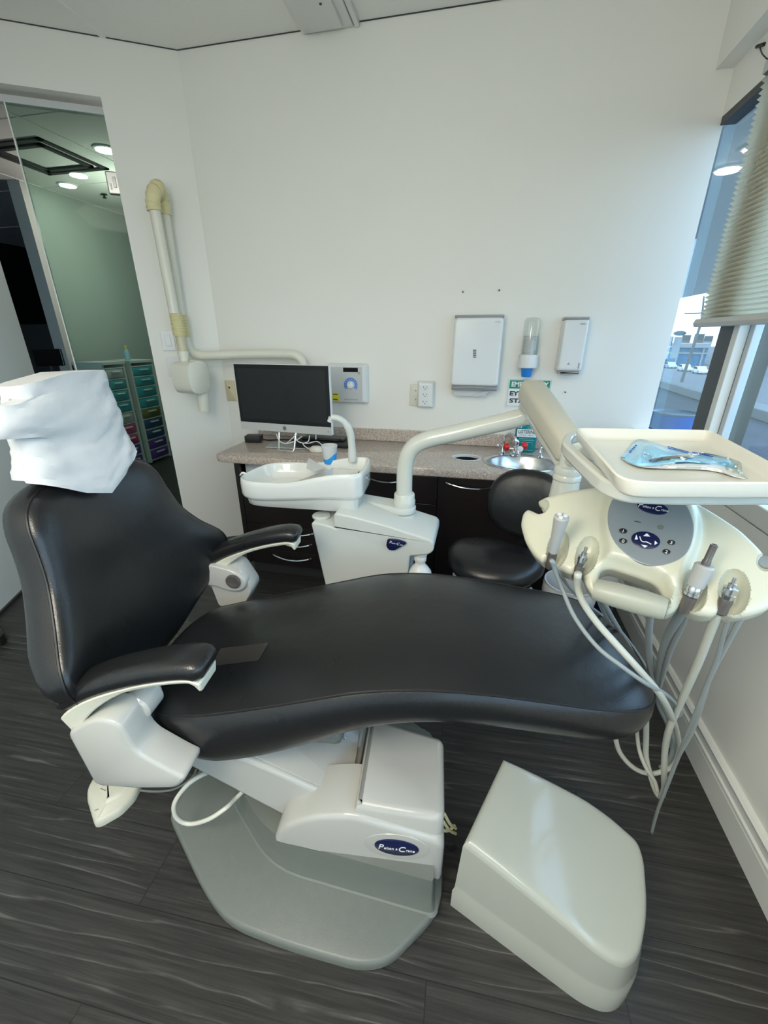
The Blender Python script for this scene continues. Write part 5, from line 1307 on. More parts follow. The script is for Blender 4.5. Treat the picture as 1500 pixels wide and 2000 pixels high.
for pts in ([(540, 848, 2.20), (545, 860, 2.19), (556, 866, 2.18), (575, 862, 2.2), (590, 852, 2.21)], [(575, 848, 2.2), (582, 862, 2.19), (600, 866, 2.19), (618, 862, 2.19), (628, 868, 2.16), (640, 872, 2.15)],
            [(560, 866, 2.2), (572, 855, 2.19), (580, 848, 2.2)], [(605, 850, 2.2), (602, 862, 2.19), (592, 867, 2.18), (600, 875, 2.16), (612, 880, 2.14)], [(617, 849, 2.2), (617, 858, 2.2)]):
    MB().tube(spl([onY(x, y, Y) if onY(x, y, Y).z > ZC + .004 else onZ(x, y, ZC + .004) for x, y, Y in pts], 24), .0028, 6).build('cable', m_disp, cab)
pa = thing('power_adapter', tuple(onZ(497, 862, ZC)), 'small black power adapter box on the worktop left of the monitor stand', 'adapter')
q = onZ(497, 862, ZC + .002); MB().rbox((q.x, q.y, ZC + .022), (.10, .075, .040), .008, 3, Matrix.Rotation(.2, 3, 'Z')).build('box', m_black, pa)
MB().tube(spl([V(q.x + .05, q.y, ZC + .02), V(q.x + .09, q.y + .02, ZC + .01), V(q.x + .16, q.y + .06, ZC + .008), V(q.x + .26, q.y + .07, ZC + .008)], 16), .005, 8).build('lead', m_black, pa)
kb = thing('keyboard', tuple(onZ(640, 866, ZC)), 'black keyboard pushed back on the worktop behind the monitor stand', 'keyboard')
a_, b_2 = onZ(590, 862, ZC + .01), onZ(676, 863, ZC + .01)
cxk = (a_ + b_2) / 2; cxk.y = 2.40
MB().rbox((cxk.x + .02, cxk.y, ZC + .018), (.34, .14, .030), .012, 3).build('key_tray', m_black, kb)
MB().rbox((cxk.x + .02, cxk.y + .01, ZC + .040), (.27, .10, .018), .01, 3).build('key_block', m_gloss, kb)
ms = thing('computer_mouse', tuple(onZ(617, 881, ZC)), 'small white computer mouse on the worktop left of the paper cup', 'mouse')
q = onZ(618, 879, ZC + .01)
mbm = MB().lathe([(.003, .034), (.018, .032), (.028, .022), (.031, .008), (.029, .001), (.005, .0)], (0, 0, 0), n=28)
mbm.v = [V(q.x + p.x * 1.35, q.y + p.y * .95, ZC + .001 + p.z) for p in mbm.v]
mbm.build('shell', m_cream, ms)

# taps and bottles at the sink
fc = thing('eyewash_tap', tuple(onZ(1004, 892, ZC)), 'chrome eyewash tap with two red nozzle caps over the sink', 'tap')
YS = SK.y + .14
def sy(px, py, Y=YS): return onY(px, py, Y)
fb_ = sy(1005, 888); 
MB().lathe([(.026, ZC + .004), (.026, ZC + .012), (.016, ZC + .02), (.015, sy(1005, 872).z), (.018, sy(1005, 870).z), (.019, sy(1005, 862).z), (.012, sy(1005, 859).z)], (fb_.x, YS, 0), n=20).build('body', m_chrome, fc)
MB().tube(spl([V(fb_.x, YS, sy(1005, 879).z), sy(1006, 877, YS - .06), sy(1009, 880, YS - .12), sy(1010, 888, YS - .14)], 16), .010, 12).build('spout', m_chrome, fc)
MB().tube([sy(989, 876, YS - .02), V(fb_.x, YS - .02, sy(1005, 875).z), sy(1024, 873, YS - .02)], .009, 12).build('eyewash_bar', m_chrome, fc)
for (x, y) in ((989, 873), (1024, 871)):
    c = sy(x, y, YS - .035); MB().lathe([(.013, -.018), (.018, -.010), (.018, .012), (.012, .018)], c, (0, -.5, 1), n=18).build('red_cap', m_red, fc, label='red nozzle cap')
c = sy(1016, 877, YS - .06); MB().lathe([(.004, -.004), (.016, -.003), (.016, .003), (.004, .004)], c, (0, -1, .2), n=20).build('pull_disc', m_disp, fc)
MB().tube([sy(1015, 880, YS - .062), sy(1015, 899, YS - .062)], .0035, 8).build('pull_rod', m_disp, fc)
gn = thing('gooseneck_tap', tuple(sy(982, 890)), 'tall slim chrome gooseneck tap at the left rim of the sink', 'tap')
g0 = V(sy(981, 888).x, YS, ZC + .004)
MB().tube(spl([g0, V(g0.x, YS, sy(981, 862).z), V(g0.x + .004, YS, sy(981, 852).z), V(g0.x + .03, YS - .02, sy(981, 845).z), V(g0.x + .055, YS - .05, sy(981, 852).z), V(g0.x + .06, YS - .055, sy(981, 860).z)], 24), .008, 10).build('neck', m_chrome, gn)
MB().lathe([(.022, 0), (.022, .008), (.013, .016), (.013, .05)], g0, n=20).build('base', m_chrome, gn)
MB().tube([g0 + V(0, 0, .04), g0 + V(-.035, -.01, .055)], .005, 8).build('lever', m_chrome, gn)
pt_ = thing('filter_tap', tuple(sy(1054, 888)), 'small chrome tap with black lever at the right rim of the sink', 'tap')
g0 = V(sy(1054, 890).x, YS - .02, ZC + .004)
MB().lathe([(.016, 0), (.016, .006), (.010, .012), (.009, .04), (.011, .045), (.007, .06)], g0, n=18).build('body', m_chrome, pt_)
MB().tube([g0 + V(0, 0, .05), g0 + V(.012, 0, .095)], [.006, .004], 8).build('lever', m_black, pt_)
MB().tube(spl([g0 + V(0, 0, .04), g0 + V(-.01, -.03, .05), g0 + V(-.012, -.055, .035)], 12), .005, 8).build('spout', m_chrome, pt_)
YL = 2.51
lb = thing('mouthwash_bottle', tuple(onY(1025, 890, YL)), 'teal mouthwash bottle with white label standing behind the sink', 'bottle')
bx0, bx1 = onY(1003, 870, YL).x, onY(1046, 870, YL).x; bzt = onY(1033, 814, YL).z; bcx = (bx0 + bx1) / 2; hw = (bx1 - bx0) / 2
secs = [(ZC + .001, .92), (ZC + .01, 1.0), (bzt - .075, 1.0), (bzt - .05, .93), (bzt - .03, .66), (bzt - .012, .40), (bzt - .005, .34)]
MB().loft([[V(bcx + hw * k * math.copysign(abs(math.cos(a)) ** .55, math.cos(a)), YL + .036 * min(1, k * 1.1) * math.copysign(abs(math.sin(a)) ** .6, math.sin(a)), z) for a in [2 * PI * q / 36 for q in range(36)]] for z, k in secs]).build('bottle_body', m_teal, lb, sharp=50)
MB().lathe([(.02, bzt - .006), (.02, bzt + .03), (.017, bzt + .034)], (bcx, YL, 0), n=24).build('cap', m_black, lb)
lz1, lz0 = onY(1025, 836, YL).z, onY(1025, 851, YL).z
lab = MB().box2((bcx - hw * .88, YL - .0385, lz0), (bcx + hw * .88, YL - .034, lz1)).build('front_label', m_lett, lb, smooth=False, bevel=.001)
text_mb('LISTERINE', .027, (bcx, YL - .0386, lerp(lz0, lz1, .66)), (1, 0, 0), (0, 0, 1), .0003, 0, squash=.78, bold=.0006).build('label_lettering', m_darklett, lab, smooth=False)
text_mb('COOL MINT', .015, (bcx, YL - .0386, lerp(lz0, lz1, .22)), (1, 0, 0), (0, 0, 1), .0003, 0, squash=.95).build('label_lettering', mat('label_teal', (.0, .25, .28), .5), lab, smooth=False)
MB().lathe([(.012, 0), (.012, .003)], onY(1044, 825, YL - .03), (0, -1, 0), n=6).build('red_seal', m_red, lb)
lbx = MB()
for py, w in ((857, .7), (860, .85), (864, .6), (879, .8)):
    z = onY(1025, py, YL - .037).z; lbx.box((bcx, YL - .0372, z), (hw * 2 * w * .9, .001, .0016))
lbx.build('small_print', mat('print_pale_teal', (.25, .6, .62), .5), lb, smooth=False)

# ================================================================ things on the far wall
def fw_(px, py, off=0): return onY(px, py, D - off)
def wallbox(pts_tl, pts_br, d, r, name, m, par, seg=4, off=0, sharp=50):
    a, b = fw_(*pts_tl, d), fw_(*pts_br, d)
    poly = roundpoly([(a.x, a.z), (b.x, a.z), (b.x, b.z), (a.x, b.z)], r, seg)
    return MB().puff(poly, lambda x, y, h: V(x, D - off - .001 - h, y), [(0, 0), (0, d - .003), (.0008, d - .0008), (.0025, d)]).build(name, m, par, sharp=sharp)
# towel dispenser
td = thing('towel_dispenser', tuple(fw_(926, 770)), 'large white paper towel dispenser on the far wall', 'towel dispenser')
a, b = fw_(884, 615, .09), fw_(984, 757, .09)
def tdr(x0, x1, z0, z1, d0, d1, m, name, r=.012, par=td):
    poly = roundpoly([(x0, z0), (x1, z0), (x1, z1), (x0, z1)], r, 4)
    return MB().puff(poly, lambda x, y, h: V(x, D - h, y), [(0, d0), (0, d1 - .008), (.002, d1 - .003), (.008, d1)]).build(name, m, par, sharp=50)
zA, zB = fw_(930, 620, .1).z, fw_(925, 754, .1).z; xA, xB = fw_(884, 680, .1).x + .001, fw_(979, 680, .1).x
# front cover: wide at the bottom, tapering to the wall
MB().loft([[V(x, D - d, z) for x, z in roundpoly([(xA - .003 + i, zB + i), (xB + .003 - i, zB + i), (xB - i, zA - i), (xA + i, zA - i)], .02, 4)] for d, i in ((.001, .0), (.085, .0), (.096, .003), (.10, .010), (.1001, .016))]).build('cover', m_disp, td, sharp=50)
tdr(xA, xB, zA - .002, zA + .014, .002, .092, m_dispg, 'top_band', .006)
tdr(xA + .004, xB + .002, zB - .026, zB - .001, .002, .09, m_dispg, 'bottom_band', .006)
sl = MB()
for k in range(5):
    q = fw_(927, 684 + k * 3.4, .1); sl.box((q.x, D - .1008, q.z), (.018, .002, .0042))
sl.build('level_slots', m_darklett, td, smooth=False)
text_mb('embra', .011, V(xB - .03, D - .1006, zA - .022), (1, 0, 0), (0, 0, 1), .0003).build('maker_lettering', m_dispg, td, smooth=False)
tw = thing('paper_towel', tuple(fw_(920, 775, .05)), 'white paper towel end hanging out of the towel dispenser', 'paper towel')
qz = zB - .027
MB().box2((xA + .02, D - .052, qz - .034), (xB - .055, D - .050, qz + .004)).build('sheet', m_paper, tw, smooth=False)
MB().prism([V(xB - .13, D - .056, qz - .034), V(xB - .11, D - .060, qz - .036), V(xB - .012, D - .060, qz + .001), V(xB - .06, D - .056, qz + .001)], (0, .0015, 0)).build('folded_corner', m_paper, tw, smooth=False)
# cup dispenser
cdx = fw_(1037, 660, .055); CDY = D - .055
zz_ = lambda py: fw_(1036, py, .055).z
cdp = thing('cup_dispenser', (cdx.x, CDY, zz_(720)), 'clear tube cup dispenser with white collar on the far wall', 'cup dispenser')
MB().lathe([(.041, zz_(700)), (.042, zz_(690)), (.044, zz_(632)), (.041, zz_(625)), (.030, zz_(620.5)), (.01, zz_(619.5))], (cdx.x, CDY, 0), n=36, caps=False).build('tube', m_clear, cdp)
MB().lathe([(.036, zz_(719)), (.052, zz_(718)), (.053, zz_(716)), (.050, zz_(693)), (.043, zz_(692))], (cdx.x, CDY, 0), n=36, caps=False).build('collar', m_disp, cdp)
MB().box2((cdx.x - .05, D - .03, zz_(717)), (cdx.x + .05, D - .001, zz_(693))).build('wall_mount', m_disp, cdp, smooth=False, bevel=.003)
def mkcup(zb, name, par=None):
    return None
cup_d = None
for k in range(13):
    z0 = zz_(688) + k * (zz_(657) - zz_(688)) / 12
    if cup_d is None:
        cup_d = tag(MB().lathe([(.030, -.035), (.034, -.002), (.0365, .0), (.036, .004), (.033, .002), (.029, -.030)], (cdx.x, CDY, z0), n=28).build('dispenser_cup', m_paper), None, 'cup', 'cups stacked in the wall dispenser'); o = cup_d; base_z = cup_d.location.z
    else:
        o = cup_d.copy(); COL.objects.link(o); o.location = cup_d.location + V(0, 0, z0 - (zz_(688)))
    o['label'] = 'white paper cup nested in the stack inside the clear wall dispenser'
bc_ = thing('dispensed_cup', (cdx.x, CDY, zz_(736)), 'bright blue cup poking out below the wall cup dispenser', 'cup')
MB().lathe([(.024, zz_(736)), (.026, zz_(735)), (.033, zz_(715)), (.031, zz_(715)), (.024, zz_(734))], (cdx.x, CDY, 0), n=30).build('cup_wall', mat('cup_bright_blue', (.02, .22, .68), .4), bc_)
# soap dispenser
sdp = thing('soap_dispenser', tuple(fw_(1115, 730)), 'narrow white soap dispenser on the far wall beside the window', 'soap dispenser')
zA, zB = fw_(1124, 624, .1).z, fw_(1110, 725, .1).z; xA, xB = fw_(1097, 670, .1).x, fw_(1145, 670, .1).x
MB().loft([[V(x, D - d, z) for x, z in roundpoly([(xA - .002 + i, zB + i), (xB - i, zB + i), (xB - i, zA - i), (xA + i, zA - i)], .012, 4)] for d, i in ((.001, .0), (.085, .0), (.096, .003), (.10, .010), (.1001, .016))]).build('cover', m_disp, sdp, sharp=50)
tdr(xA, xB, zA - .001, zA + .013, .002, .095, m_dispg, 'top_band', .005, sdp)
tdr(xA + .012, xB - .004, zB - .018, zB - .001, .002, .085, m_rail, 'push_bar', .004, sdp)
text_mb('visio', .014, V(xB - .032, D - .1006, zA - .02), (1, 0, 0), (0, 0, 1), .0003, bold=.0004).build('maker_lettering', m_dispg, sdp, smooth=False)
q = V((xA + xB) / 2 - .01, D - .1004, zB + .036)
MB().prism([q + V(-.009, 0, -.004), q + V(.009, 0, -.004), q + V(0, 0, .009)], (0, -.0004, 0)).build('drop_mark', m_dispg, sdp, smooth=False)
MB().box2((xB - .022, D - .1008, zB + .014), (xB - .014, D - .0995, zB + .042)).build('level_window', m_dispg, sdp, smooth=False)
# emergency sign
a, b = fw_(997, 741), fw_(1066, 796)
x0s, x1s, z1s, z0s = a.x - .012, b.x + .014, a.z + .004, fw_(990, 794).z
sg = thing('eyewash_sign', ((x0s + x1s) / 2, D - .002, z0s), 'green and white eye wash notice on the far wall behind the arm', 'sign')
MB().box2((x0s, D - .004, z0s), (x1s, D - .001, z1s)).build('board', m_sign, sg, smooth=False)
hz = lerp(z0s, z1s, .66)
MB().box2((x0s + .010, D - .0055, hz), (x1s - .010, D - .004, z1s - .008)).build('header', m_green, sg, smooth=False)
def sgt(t, s, z, m, fit):
    q = text_mb(t, s, (0, 0, 0), (1, 0, 0), (0, 0, 1), .0003, bold=.0011); w_ = max(p.x for p in q.v) - min(p.x for p in q.v); f = fit * (x1s - x0s) / w_
    q.v = [V((x0s + x1s) / 2 + p.x * f, D - .0058 + p.y, z + p.z) for p in q.v]; q.build('sign_lettering', m, sg, smooth=False)
sgt('EMERGENCY', .036, (hz + z1s - .008) / 2, m_lett, .84)
sgt('EYE WASH', .033, lerp(z0s, z1s, .48), m_darklett, .86); sgt('STATION', .033, lerp(z0s, z1s, .22), m_darklett, .84)
fr_ = MB()
for (q0, q1) in (((x0s + .004, z0s + .004), (x1s - .004, z0s + .006)), ((x0s + .004, z0s + .004), (x0s + .006, z1s - .004)), ((x1s - .006, z0s + .004), (x1s - .004, z1s - .004)), ((x0s + .004, z1s - .006), (x1s - .004, z1s - .004))): fr_.box2((q0[0], D - .0046, q0[1]), (q1[0], D - .004, q1[1]))
fr_.build('border_line', m_dispg, sg, smooth=False)
# outlet with tap block
op = thing('wall_outlet', tuple(fw_(809, 794)), 'cream double wall outlet half covered by the white adapter', 'outlet')
wallbox((801, 751), (816, 793), .008, .004, 'plate', m_cream, op)
sc = MB()
for py in (763, 780): 
    q = fw_(812, py, .009); sc.box((q.x, D - .0095, q.z), (.003, .002, .009))
sc.build('slots', m_darklett, op, smooth=False)
tb_ = thing('outlet_adapter', tuple(fw_(830, 796)), 'white six-socket plug adapter block on the wall outlet', 'adapter')
a, b = fw_(816, 748, .06), fw_(843, 796, .06)
pl_ = [(a.x + .002, a.z), (b.x, a.z), (b.x, b.z), (a.x + .002, b.z)]
MB().puff(pl_, lambda x, y, h: V(x, D - .009 - h, y), [(-.010, .0), (-.006, .012), (0, .035), (.006, .040)]).build('block', m_disp, tb_, smooth=False, bevel=.004)
sc = MB(); cxx = (a.x + b.x) / 2
for f in (.2, .5, .8):
    z = lerp(b.z, a.z, f)
    for dx, hh in ((-.010, .010), (.010, .008)): sc.box((cxx + dx, D - .0495, z + .004), (.0025, .002, hh))
    sc.box((cxx, D - .0495, z - .007), (.005, .002, .005))
sc.build('sockets', m_darklett, tb_, smooth=False)
# cream plate left of the monitor
cpz = thing('phone_plate', tuple(fw_(447, 783)), 'cream phone socket plate on the far wall left of the monitor', 'wall plate')
wallbox((438, 743), (462, 783), .008, .003, 'plate', mat('plate_cream', (.62, .56, .38), .4), cpz)
q = fw_(448, 757, .009); MB().lathe([(.006, 0), (.006, .002)], V(q.x, D - .009, q.z), (0, -1, 0), n=10).build('jack', m_darklett, cpz)
# x-ray control panel
xc = thing('xray_control', tuple(fw_(684, 787)), 'white x-ray timer panel with blue dial on the far wall right of monitor', 'control panel')
a, b = fw_(640, 714, .06), fw_(713, 786, .06)
poly = roundpoly([(a.x, a.z), (b.x, a.z), (b.x, b.z), (a.x, b.z)], .006, 3)
MB().puff(poly, lambda x, y, h: V(x, D - .001 - h, y), [(-.012, 0), (-.010, .03), (0, .055), (.004, .06)]).build('casing', m_disp, xc, sharp=40)
def xq(px, py, h=.0615): return onY(px, py, D - h)
def xbox(px0, py0, px1, py1, name, m, h0=.060, h1=.0625):
    a, b = xq(px0, py0), xq(px1, py1); return MB().box2((a.x, D - h1, b.z), (b.x, D - h0, a.z)).build(name, m, xc, smooth=False, bevel=.0008)
xbox(643, 716, 708, 784, 'face_plate', mat('panel_pale_grey', (.52, .54, .54), .45), .059, .0614)
xbox(670, 718, 699, 727, 'display', m_gloss)
c = xq(685, 752)
an_ = MB(); ring_o, ring_i = .043, .026
seg = [math.radians(-40 + 260 * k / 40) for k in range(41)]
an_.loft([[c + V(r_ * math.cos(t), -h, r_ * math.sin(t)) for r_, h in ((ring_i, .0), (ring_i, .001), (ring_o, .001), (ring_o, .0))] for t in seg])
dial = an_.build('dial_ring', mat('dial_blue', (.10, .22, .60), .4), xc, smooth=False)
tk = MB()
for k in range(10):
    t = math.radians(-30 + 240 * k / 9); tk.box(c + V(.035 * math.cos(t), -.0014, .035 * math.sin(t)), (.005, .0006, .003))
tk.build('dial_marks', m_lett, dial, smooth=False)
kn = MB().lathe([(.023, 0), (.021, .012), (.019, .018), (.016, .020), (.004, .021)], c, (0, -1, 0), n=32).build('dial_knob', m_disp, xc)
MB().box(c + V(0, -.0205, .012), (.002, .001, .010)).build('pointer', m_darklett, kn, smooth=False)
MB().lathe([(.008, 0), (.008, .001)], xq(701, 729), (0, -1, 0), n=16).build('maker_roundel', m_dispg, xc)
xbox(672, 779, 700, 782, 'caption_line', m_dispg, .0612, .0618)
ylb = xbox(649, 767, 662, 783, 'warning_label', mat('warning_yellow', (.72, .62, .02), .5), .0612, .0620)
tb3 = MB()
for py in (770, 780):
    q = xq(655, py); tb3.box((q.x, D - .0623, q.z), (.030, .0006, .006))
tb3.build('warning_print', m_darklett, ylb, smooth=False)
# screw heads left in the wall
sc0 = None
for i, (x, y, lb_) in enumerate([(904, 570, 'leftmost bare screw in the far wall above the towel dispenser'), (975, 567, 'right-hand bare screw in the far wall above the towel dispenser'), (1104, 766, 'bare screw in the far wall below the soap dispenser')]):
    q = fw_(x, y, .002)
    if sc0 is None:
        sc0 = MB().lathe([(.0045, 0), (.0045, .006), (.002, .009)], V(q.x, D - .0005, q.z), (0, -1, 0), n=10).build('wall_screw', m_smoke); o = sc0; tag(o, lb_, 'screw', 'screws left in the far wall'); z00 = q
    else:
        o = sc0.copy(); COL.objects.link(o); o.location = sc0.location + V(q.x - z00.x, 0, q.z - z00.z); o['label'] = lb_

# ================================================================ wall-mounted x-ray arm in the corner
xr = thing('xray_unit', tuple(onW(365, 790, .15)), 'cream folding x-ray arm with ribbed joints mounted in the left corner', 'x-ray arm')
OF, OR_ = .19, .085
def tubeW(name, m, a, b, r, off, n=18): return MB().tube([onW(*a, off), onW(*b, off)], r, n).build(name, m, xr)
tubeW('front_tube', m_cream, (301, 405), (341, 616), .0275, OF)
tubeW('rear_tube', m_cream, (321, 412), (353, 620), .026, OR_)
def bellow(pts, r, name):
    P = spl(pts, 70); rr = [r * (1 + .055 * math.cos(i * PI / 2.5)) for i in range(70)]
    return MB().tube(P, rr, 22).build(name, m_bellow, xr, sharp=20)
w0, w1 = onW(302, 412, OF), onW(322, 420, OR_)
hT = onW(300, 378, OF); hT2 = onW(316, 385, OR_)
bellow([w0, onW(299, 398, OF), hT, onW(305, 371, OF * .75 + OR_ * .25), (onW(306, 369, OF) + onW(312, 372, OR_)) / 2 + V(0, 0, .01), onW(313, 377, OR_ * .8 + OF * .2), hT2 + V(0, 0, -.01), onW(319, 402, OR_), w1], .036, 'top_bellows')
bellow([onW(343, 612, OF), onW(351, 656, OF)], .035, 'front_bellows')
bellow([onW(353, 616, OR_), onW(361, 658, OR_)], .033, 'rear_bellows')
MB().tube([onW(351, 652, OF), onW(358, 692, OF)], .027, 18).build('yoke_tube', mat('yellowed_enamel', (.56, .52, .36), .3), xr)
MB().tube([onW(357, 686, OF), onW(358.5, 696, OF)], .031, 18).build('yoke_ring', m_cream, xr)
MB().tube([onW(358.5, 694, OF), onW(362, 722, OF)], .027, 18).build('yoke_lower', m_cream, xr)
# tube head: drum lying along the wall direction
hd0 = onW(349, 738, OF + .02); hd1 = onW(396, 741, OF + .02)
ha = V(.55, -.1, 0).normalized()
ctr = onW(373, 738, OF + .02); hl = (hd1 - hd0).length / 2
drum = [(0, .095), (.052, .088), (.072, .062), (.078, .02), (.078, -.03), (.068, -.066), (.045, -.085), (0, -.09), (-.045, -.085), (-.068, -.066), (-.078, -.03), (-.078, .02), (-.072, .062), (-.052, .088)]
side = V(-ha.y, ha.x, 0)
head = MB().loft([[ctr + ha * t + side * (x * k) + V(0, 0, z * k + (1 - k) * -.0) for x, z in catloop(drum, 40)] for t, k in ((-.073, .92), (-.068, 1), (.068, 1), (.073, .92))]).build('tube_head', m_cream, xr, sharp=50)
c_b = onW(396, 801, OF + .02); c_t = onW(388, 706, OF + .02)
MB().tube([onW(394, 760, OF), onW(399, 803, OF)], .034, 22).build('cone', m_cream, head)
MB().tube([onW(380, 704, OF + .01), onW(381, 722, OF + .01)], .031, 20).build('rear_port', m_cream, head)
for k in (0, 1): 
    q = onW(367 + k * .6, 729 + 11 * k, OF + .12)
# horizontal arm to the far wall
z_h = onW(360, 690, OR_).z
e_ = onY(562, 692, D - .09)
st = onW(361, 656, OR_)
st2 = V(st.x + .012, st.y, st.z - .06)
hpts = [st, V(st.x + .004, st.y, st.z - .045), V(st.x + .020, st.y, st.z - .085), V(st.x + .065, st.y + .0, st.z - .108), V(st.x + .14, st.y + .01, st.z - .112), lerp(V(st.x, st.y, e_.z), e_, .6), e_, onY(580, 696, D - .085), onY(590, 706, D - .08), onY(593, 720, D - .075), onY(594, 745, D - .07)]
MB().tube(spl(hpts, 70), .026, 18).build('swing_arm', m_cream, xr, sharp=0)
MB().box(onY(594, 760, D - .03) , (.12, .058, .16)).build('wall_mount', m_cream, xr, bevel=.006)
MB().tube([onY(594, 745, D - .07), onY(594, 752, D - .03)], .024, 14).build('mount_elbow', m_cream, xr)
for i, (a, b, lb_) in enumerate([((321, 640), (336, 690), 'upper white switch plate on the angled wall behind the ribbed x-ray joint'), ((331, 697), (350, 735), 'lower white switch plate on the angled wall left of the x-ray head')]):
    p0_, p1_ = onW(*a), onW(*b); q = (p0_ + p1_) / 2
    t = thing('switch_plate', tuple(V(q.x, q.y, min(p0_.z, p1_.z))), lb_, 'switch plate', 'switch plates on the angled wall')
    MB().box(q + WN * .005, (.075, .008, .118), RW).build('plate', m_disp, t, smooth=False, bevel=.003)
    MB().box(q + WN * .010, (.032, .006, .065), RW).build('rocker', m_disp, t, smooth=False, bevel=.002)

# ================================================================ operator stool, bin, tub
stl = thing('operator_stool', (.12, 1.62, 0), 'black leather operator stool behind the chair in front of the sink', 'stool')
YSt = 1.62
sc_ = onZ(966, 1092, .52)
RS = Matrix.Rotation(math.radians(-12), 3, 'Z')
ssec = [(.46, .70), (.475, .90), (.50, .99), (.52, 1.0), (.545, .95), (.562, .80), (.570, .55), (.572, .2)]
sx_, sy_ = .205, .165
def sring(z, k):
    out_ = []
    for q in range(44):
        a = 2 * PI * q / 44; x, y = math.cos(a), math.sin(a)
        dip = -.030 * (1 - x * x) * 0 + .035 * (x * x) * (k > .0)
        out_.append(V(sc_.x, sc_.y, z - .01 - .018 * max(0, -y) * k) + RS @ V(x * sx_ * k, y * sy_ * k * (1 - .1 * x), 0) + V(0, 0, .018 * (x * k) ** 2))
    return out_
MB().loft([sring(z, k) for z, k in ssec]).build('stool_seat', m_leather, stl, sharp=0)
MB().loft([[p + V(0, 0, -.004) for p in sring(.462, .72)], sring(.440, .70), sring(.435, .4)]).build('seat_pan', m_dispg, stl)
pl_ = []
for q in range(21):
    a = PI + PI * (.12 + .80 * q / 20); pl_.append(V(sc_.x, sc_.y, .438) + RS @ V(math.cos(a) * .17, math.sin(a) * .15, 0))
MB().tube(pl_, .007, 8).build('rim_rail', m_rail, stl)
MB().tube([pl_[-1], pl_[-1] + V(.01, .02, -.03)], .006, 8).build('tilt_lever', m_rail, stl)
bc2 = onPl(1030, 985, V(0, sc_.y + .10, 0), V(0, 1, 0))
bkn = V(-.35, -.92, .15).normalized(); bkr = V(.93, -.36, 0).normalized(); bku = bkr.cross(bkn) * -1
if bku.z < 0: bku = -bku
bs = []
for t, k in ((-.035, .55), (-.030, .8), (-.012, .97), (.004, 1.0), (.018, .95), (.028, .8), (.034, .5), (.036, .15)):
    ring = []
    for q in range(40):
        a = 2 * PI * q / 40; x = math.copysign(abs(math.cos(a)) ** .8, math.cos(a)); y = math.copysign(abs(math.sin(a)) ** .9, math.sin(a))
        ring.append(bc2 + bkr * (x * .165 * k) + bku * (y * .150 * k) + bkn * (t + .03 * (x * k) ** 2))
    bs.append(ring)
MB().loft(bs).build('stool_back', m_leather, stl, sharp=0)
MB().tube(spl([bc2 - bkn * .03 - bku * .05, bc2 - bkn * .06 - bku * .18, V(sc_.x + .05, sc_.y + .19, .47), V(sc_.x + .03, sc_.y + .10, .44)], 20), .014, 10).build('back_strut', m_black, stl)
MB().lathe([(.028, .10), (.028, .30), (.022, .30), (.022, .44)], (sc_.x, sc_.y, 0), n=20).build('gas_column', m_chrome, stl)
for k in range(5):
    a = 2 * PI * k / 5 + .3; e = V(sc_.x + .27 * math.cos(a), sc_.y + .24 * math.sin(a), .06)
    MB().tube([V(sc_.x, sc_.y, .11), e + V(0, 0, .01)], [.022, .014], 10).build('base_leg', m_chrome, stl)
    w = MB().lathe([(.006, -.018), (.024, -.018), (.026, -.012), (.026, .012), (.024, .018), (.006, .018)], V(e.x, e.y, .027), (math.sin(a), -math.cos(a), 0), n=18).build('caster', m_black, stl)
# translucent lined bin behind the foot of the chair
q = onZ(1112, 1150, .45)
bn = thing('waste_bin', (q.x, q.y, 0), 'pale translucent waste bin standing behind the foot of the chair', 'bin')
m_bin = mat('bin_translucent', (.55, .56, .57), .35, var=.08, vscale=14, bump=.4, bscale=30)
MB().lathe([(.075, .005), (.080, .012), (.098, .47), (.101, .475), (.101, .485), (.095, .485), (.078, .02), (.01, .018)], (q.x, q.y, 0), n=36).build('bin_wall', m_bin, bn, sharp=50)
MB().lathe([(.099, .478), (.103, .47), (.104, .43), (.100, .40)], (q.x, q.y, 0), n=36, caps=False).build('bag_rim', m_bin, bn)
q = onZ(1180, 1150, .12)
tb4 = thing('wipes_tub', (.60, 1.95, 0), 'white tub with dark blue band on the floor seen through the console handle', 'tub')
q = onPl(1180, 1134, V(0, 1.95, 0), V(0, 1, 0))
MB().lathe([(.060, .002), (.064, .008), (.064, q.z - .02), (.064, q.z)], (q.x, 1.95, 0), n=30).build('tub_body', m_navy, tb4)
MB().lathe([(.0645, q.z), (.0645, q.z + .055), (.066, q.z + .058), (.066, q.z + .075), (.05, q.z + .078)], (q.x, 1.95, 0), n=30).build('tub_lid', m_disp, tb4)
# black thing cut off at the left edge
sb_ = onZ(0, 1245, .02)
sb2 = thing('stool_foot', (sb_.x - .05, sb_.y, 0), 'black stool foot just entering the left edge of the photo', 'stool foot')
p4 = [onZ(x, y, .03) for x, y in ((-60, 1200), (0, 1222), (11, 1243), (0, 1254), (-60, 1260))]
MB().prism([V(p.x, p.y, .002) for p in p4], (0, 0, .05)).build('foot_arm', m_black, sb2, smooth=False, bevel=.006)
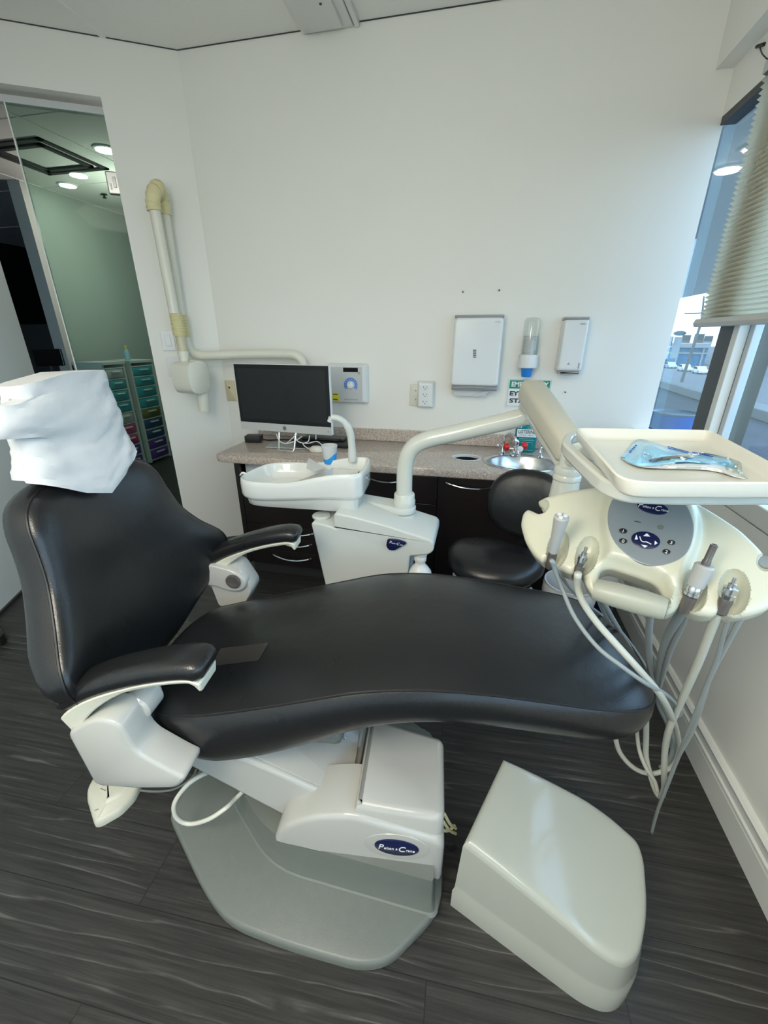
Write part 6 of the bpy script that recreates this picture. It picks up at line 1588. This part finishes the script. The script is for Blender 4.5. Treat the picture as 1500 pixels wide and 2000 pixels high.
# ================================================================ camera, light, view
cd = bpy.data.cameras.new('camera'); co = bpy.data.objects.new('camera', cd); COL.objects.link(co)
cd.sensor_fit = 'VERTICAL'; cd.sensor_height = 24; cd.lens = FPX * 24 / 2000; cd.clip_start = .02; cd.clip_end = 500
co.matrix_world = Matrix.Translation(CAM) @ Matrix((RT, UP, -FW)).transposed().to_4x4()
SC.camera = co
def area(name, loc, rot, sx, sy, power, col):
    l = bpy.data.lights.new(name, 'AREA'); l.shape = 'RECTANGLE'; l.size = sx; l.size_y = sy; l.energy = power; l.color = col
    o = bpy.data.objects.new(name, l); COL.objects.link(o); o.location = loc; o.rotation_euler = rot
    return o
area('ceiling_lamp', (-.4, -1.2, HC - .03), (0, 0, 0), 1.8, 1.2, 32, (1, .92, .77))
def point(name, loc, r, power, col):
    l = bpy.data.lights.new(name, 'POINT'); l.energy = power; l.color = col; l.shadow_soft_size = r
    o = bpy.data.objects.new(name, l); COL.objects.link(o); o.location = loc
point('corridor_fill', (-3.3, 4.2, 2.3),     .0, 16, (1, .95, .86))  # added sizeless point light brightening the corridor, separate from its downlights
point('room_fill', (-.55, -.3, 1.7), .22, 28, (1, .92, .77))  # added fill light behind the camera, lifts ceiling and walls; no such fixture
w = bpy.data.worlds.new('sky'); SC.world = w; w.use_nodes = True; nt = w.node_tree; N = nt.nodes; L = nt.links
bg = N['Background']; sky = N.new('ShaderNodeTexCoord'); sp_ = N.new('ShaderNodeSeparateXYZ'); L.new(sky.outputs['Generated'], sp_.inputs[0])
cr = N.new('ShaderNodeValToRGB'); e = cr.color_ramp.elements
e[0].position = .0; e[0].color = (.56, .78, 1.0, 1); e[1].position = .6; e[1].color = (.42, .66, 1.0, 1)
L.new(sp_.outputs['Z'], cr.inputs['Fac']); L.new(cr.outputs[0], bg.inputs['Color']); bg.inputs['Strength'].default_value = 3.2
portal = area('window_portal', (XG + .20, -.8, 1.6), (0, math.radians(90), 0), 1.34, 6.8, 1, (1, 1, 1)); portal.data.cycles.is_portal = True
SC.view_settings.view_transform = 'Standard'; SC.view_settings.look = 'None'; SC.view_settings.gamma = 1; SC.view_settings.use_curve_mapping = False
SC.view_settings.exposure = 0.45
SC.cycles.use_denoising = True
SC.cycles.max_bounces = 10; SC.cycles.diffuse_bounces = 5; SC.cycles.transparent_max_bounces = 16
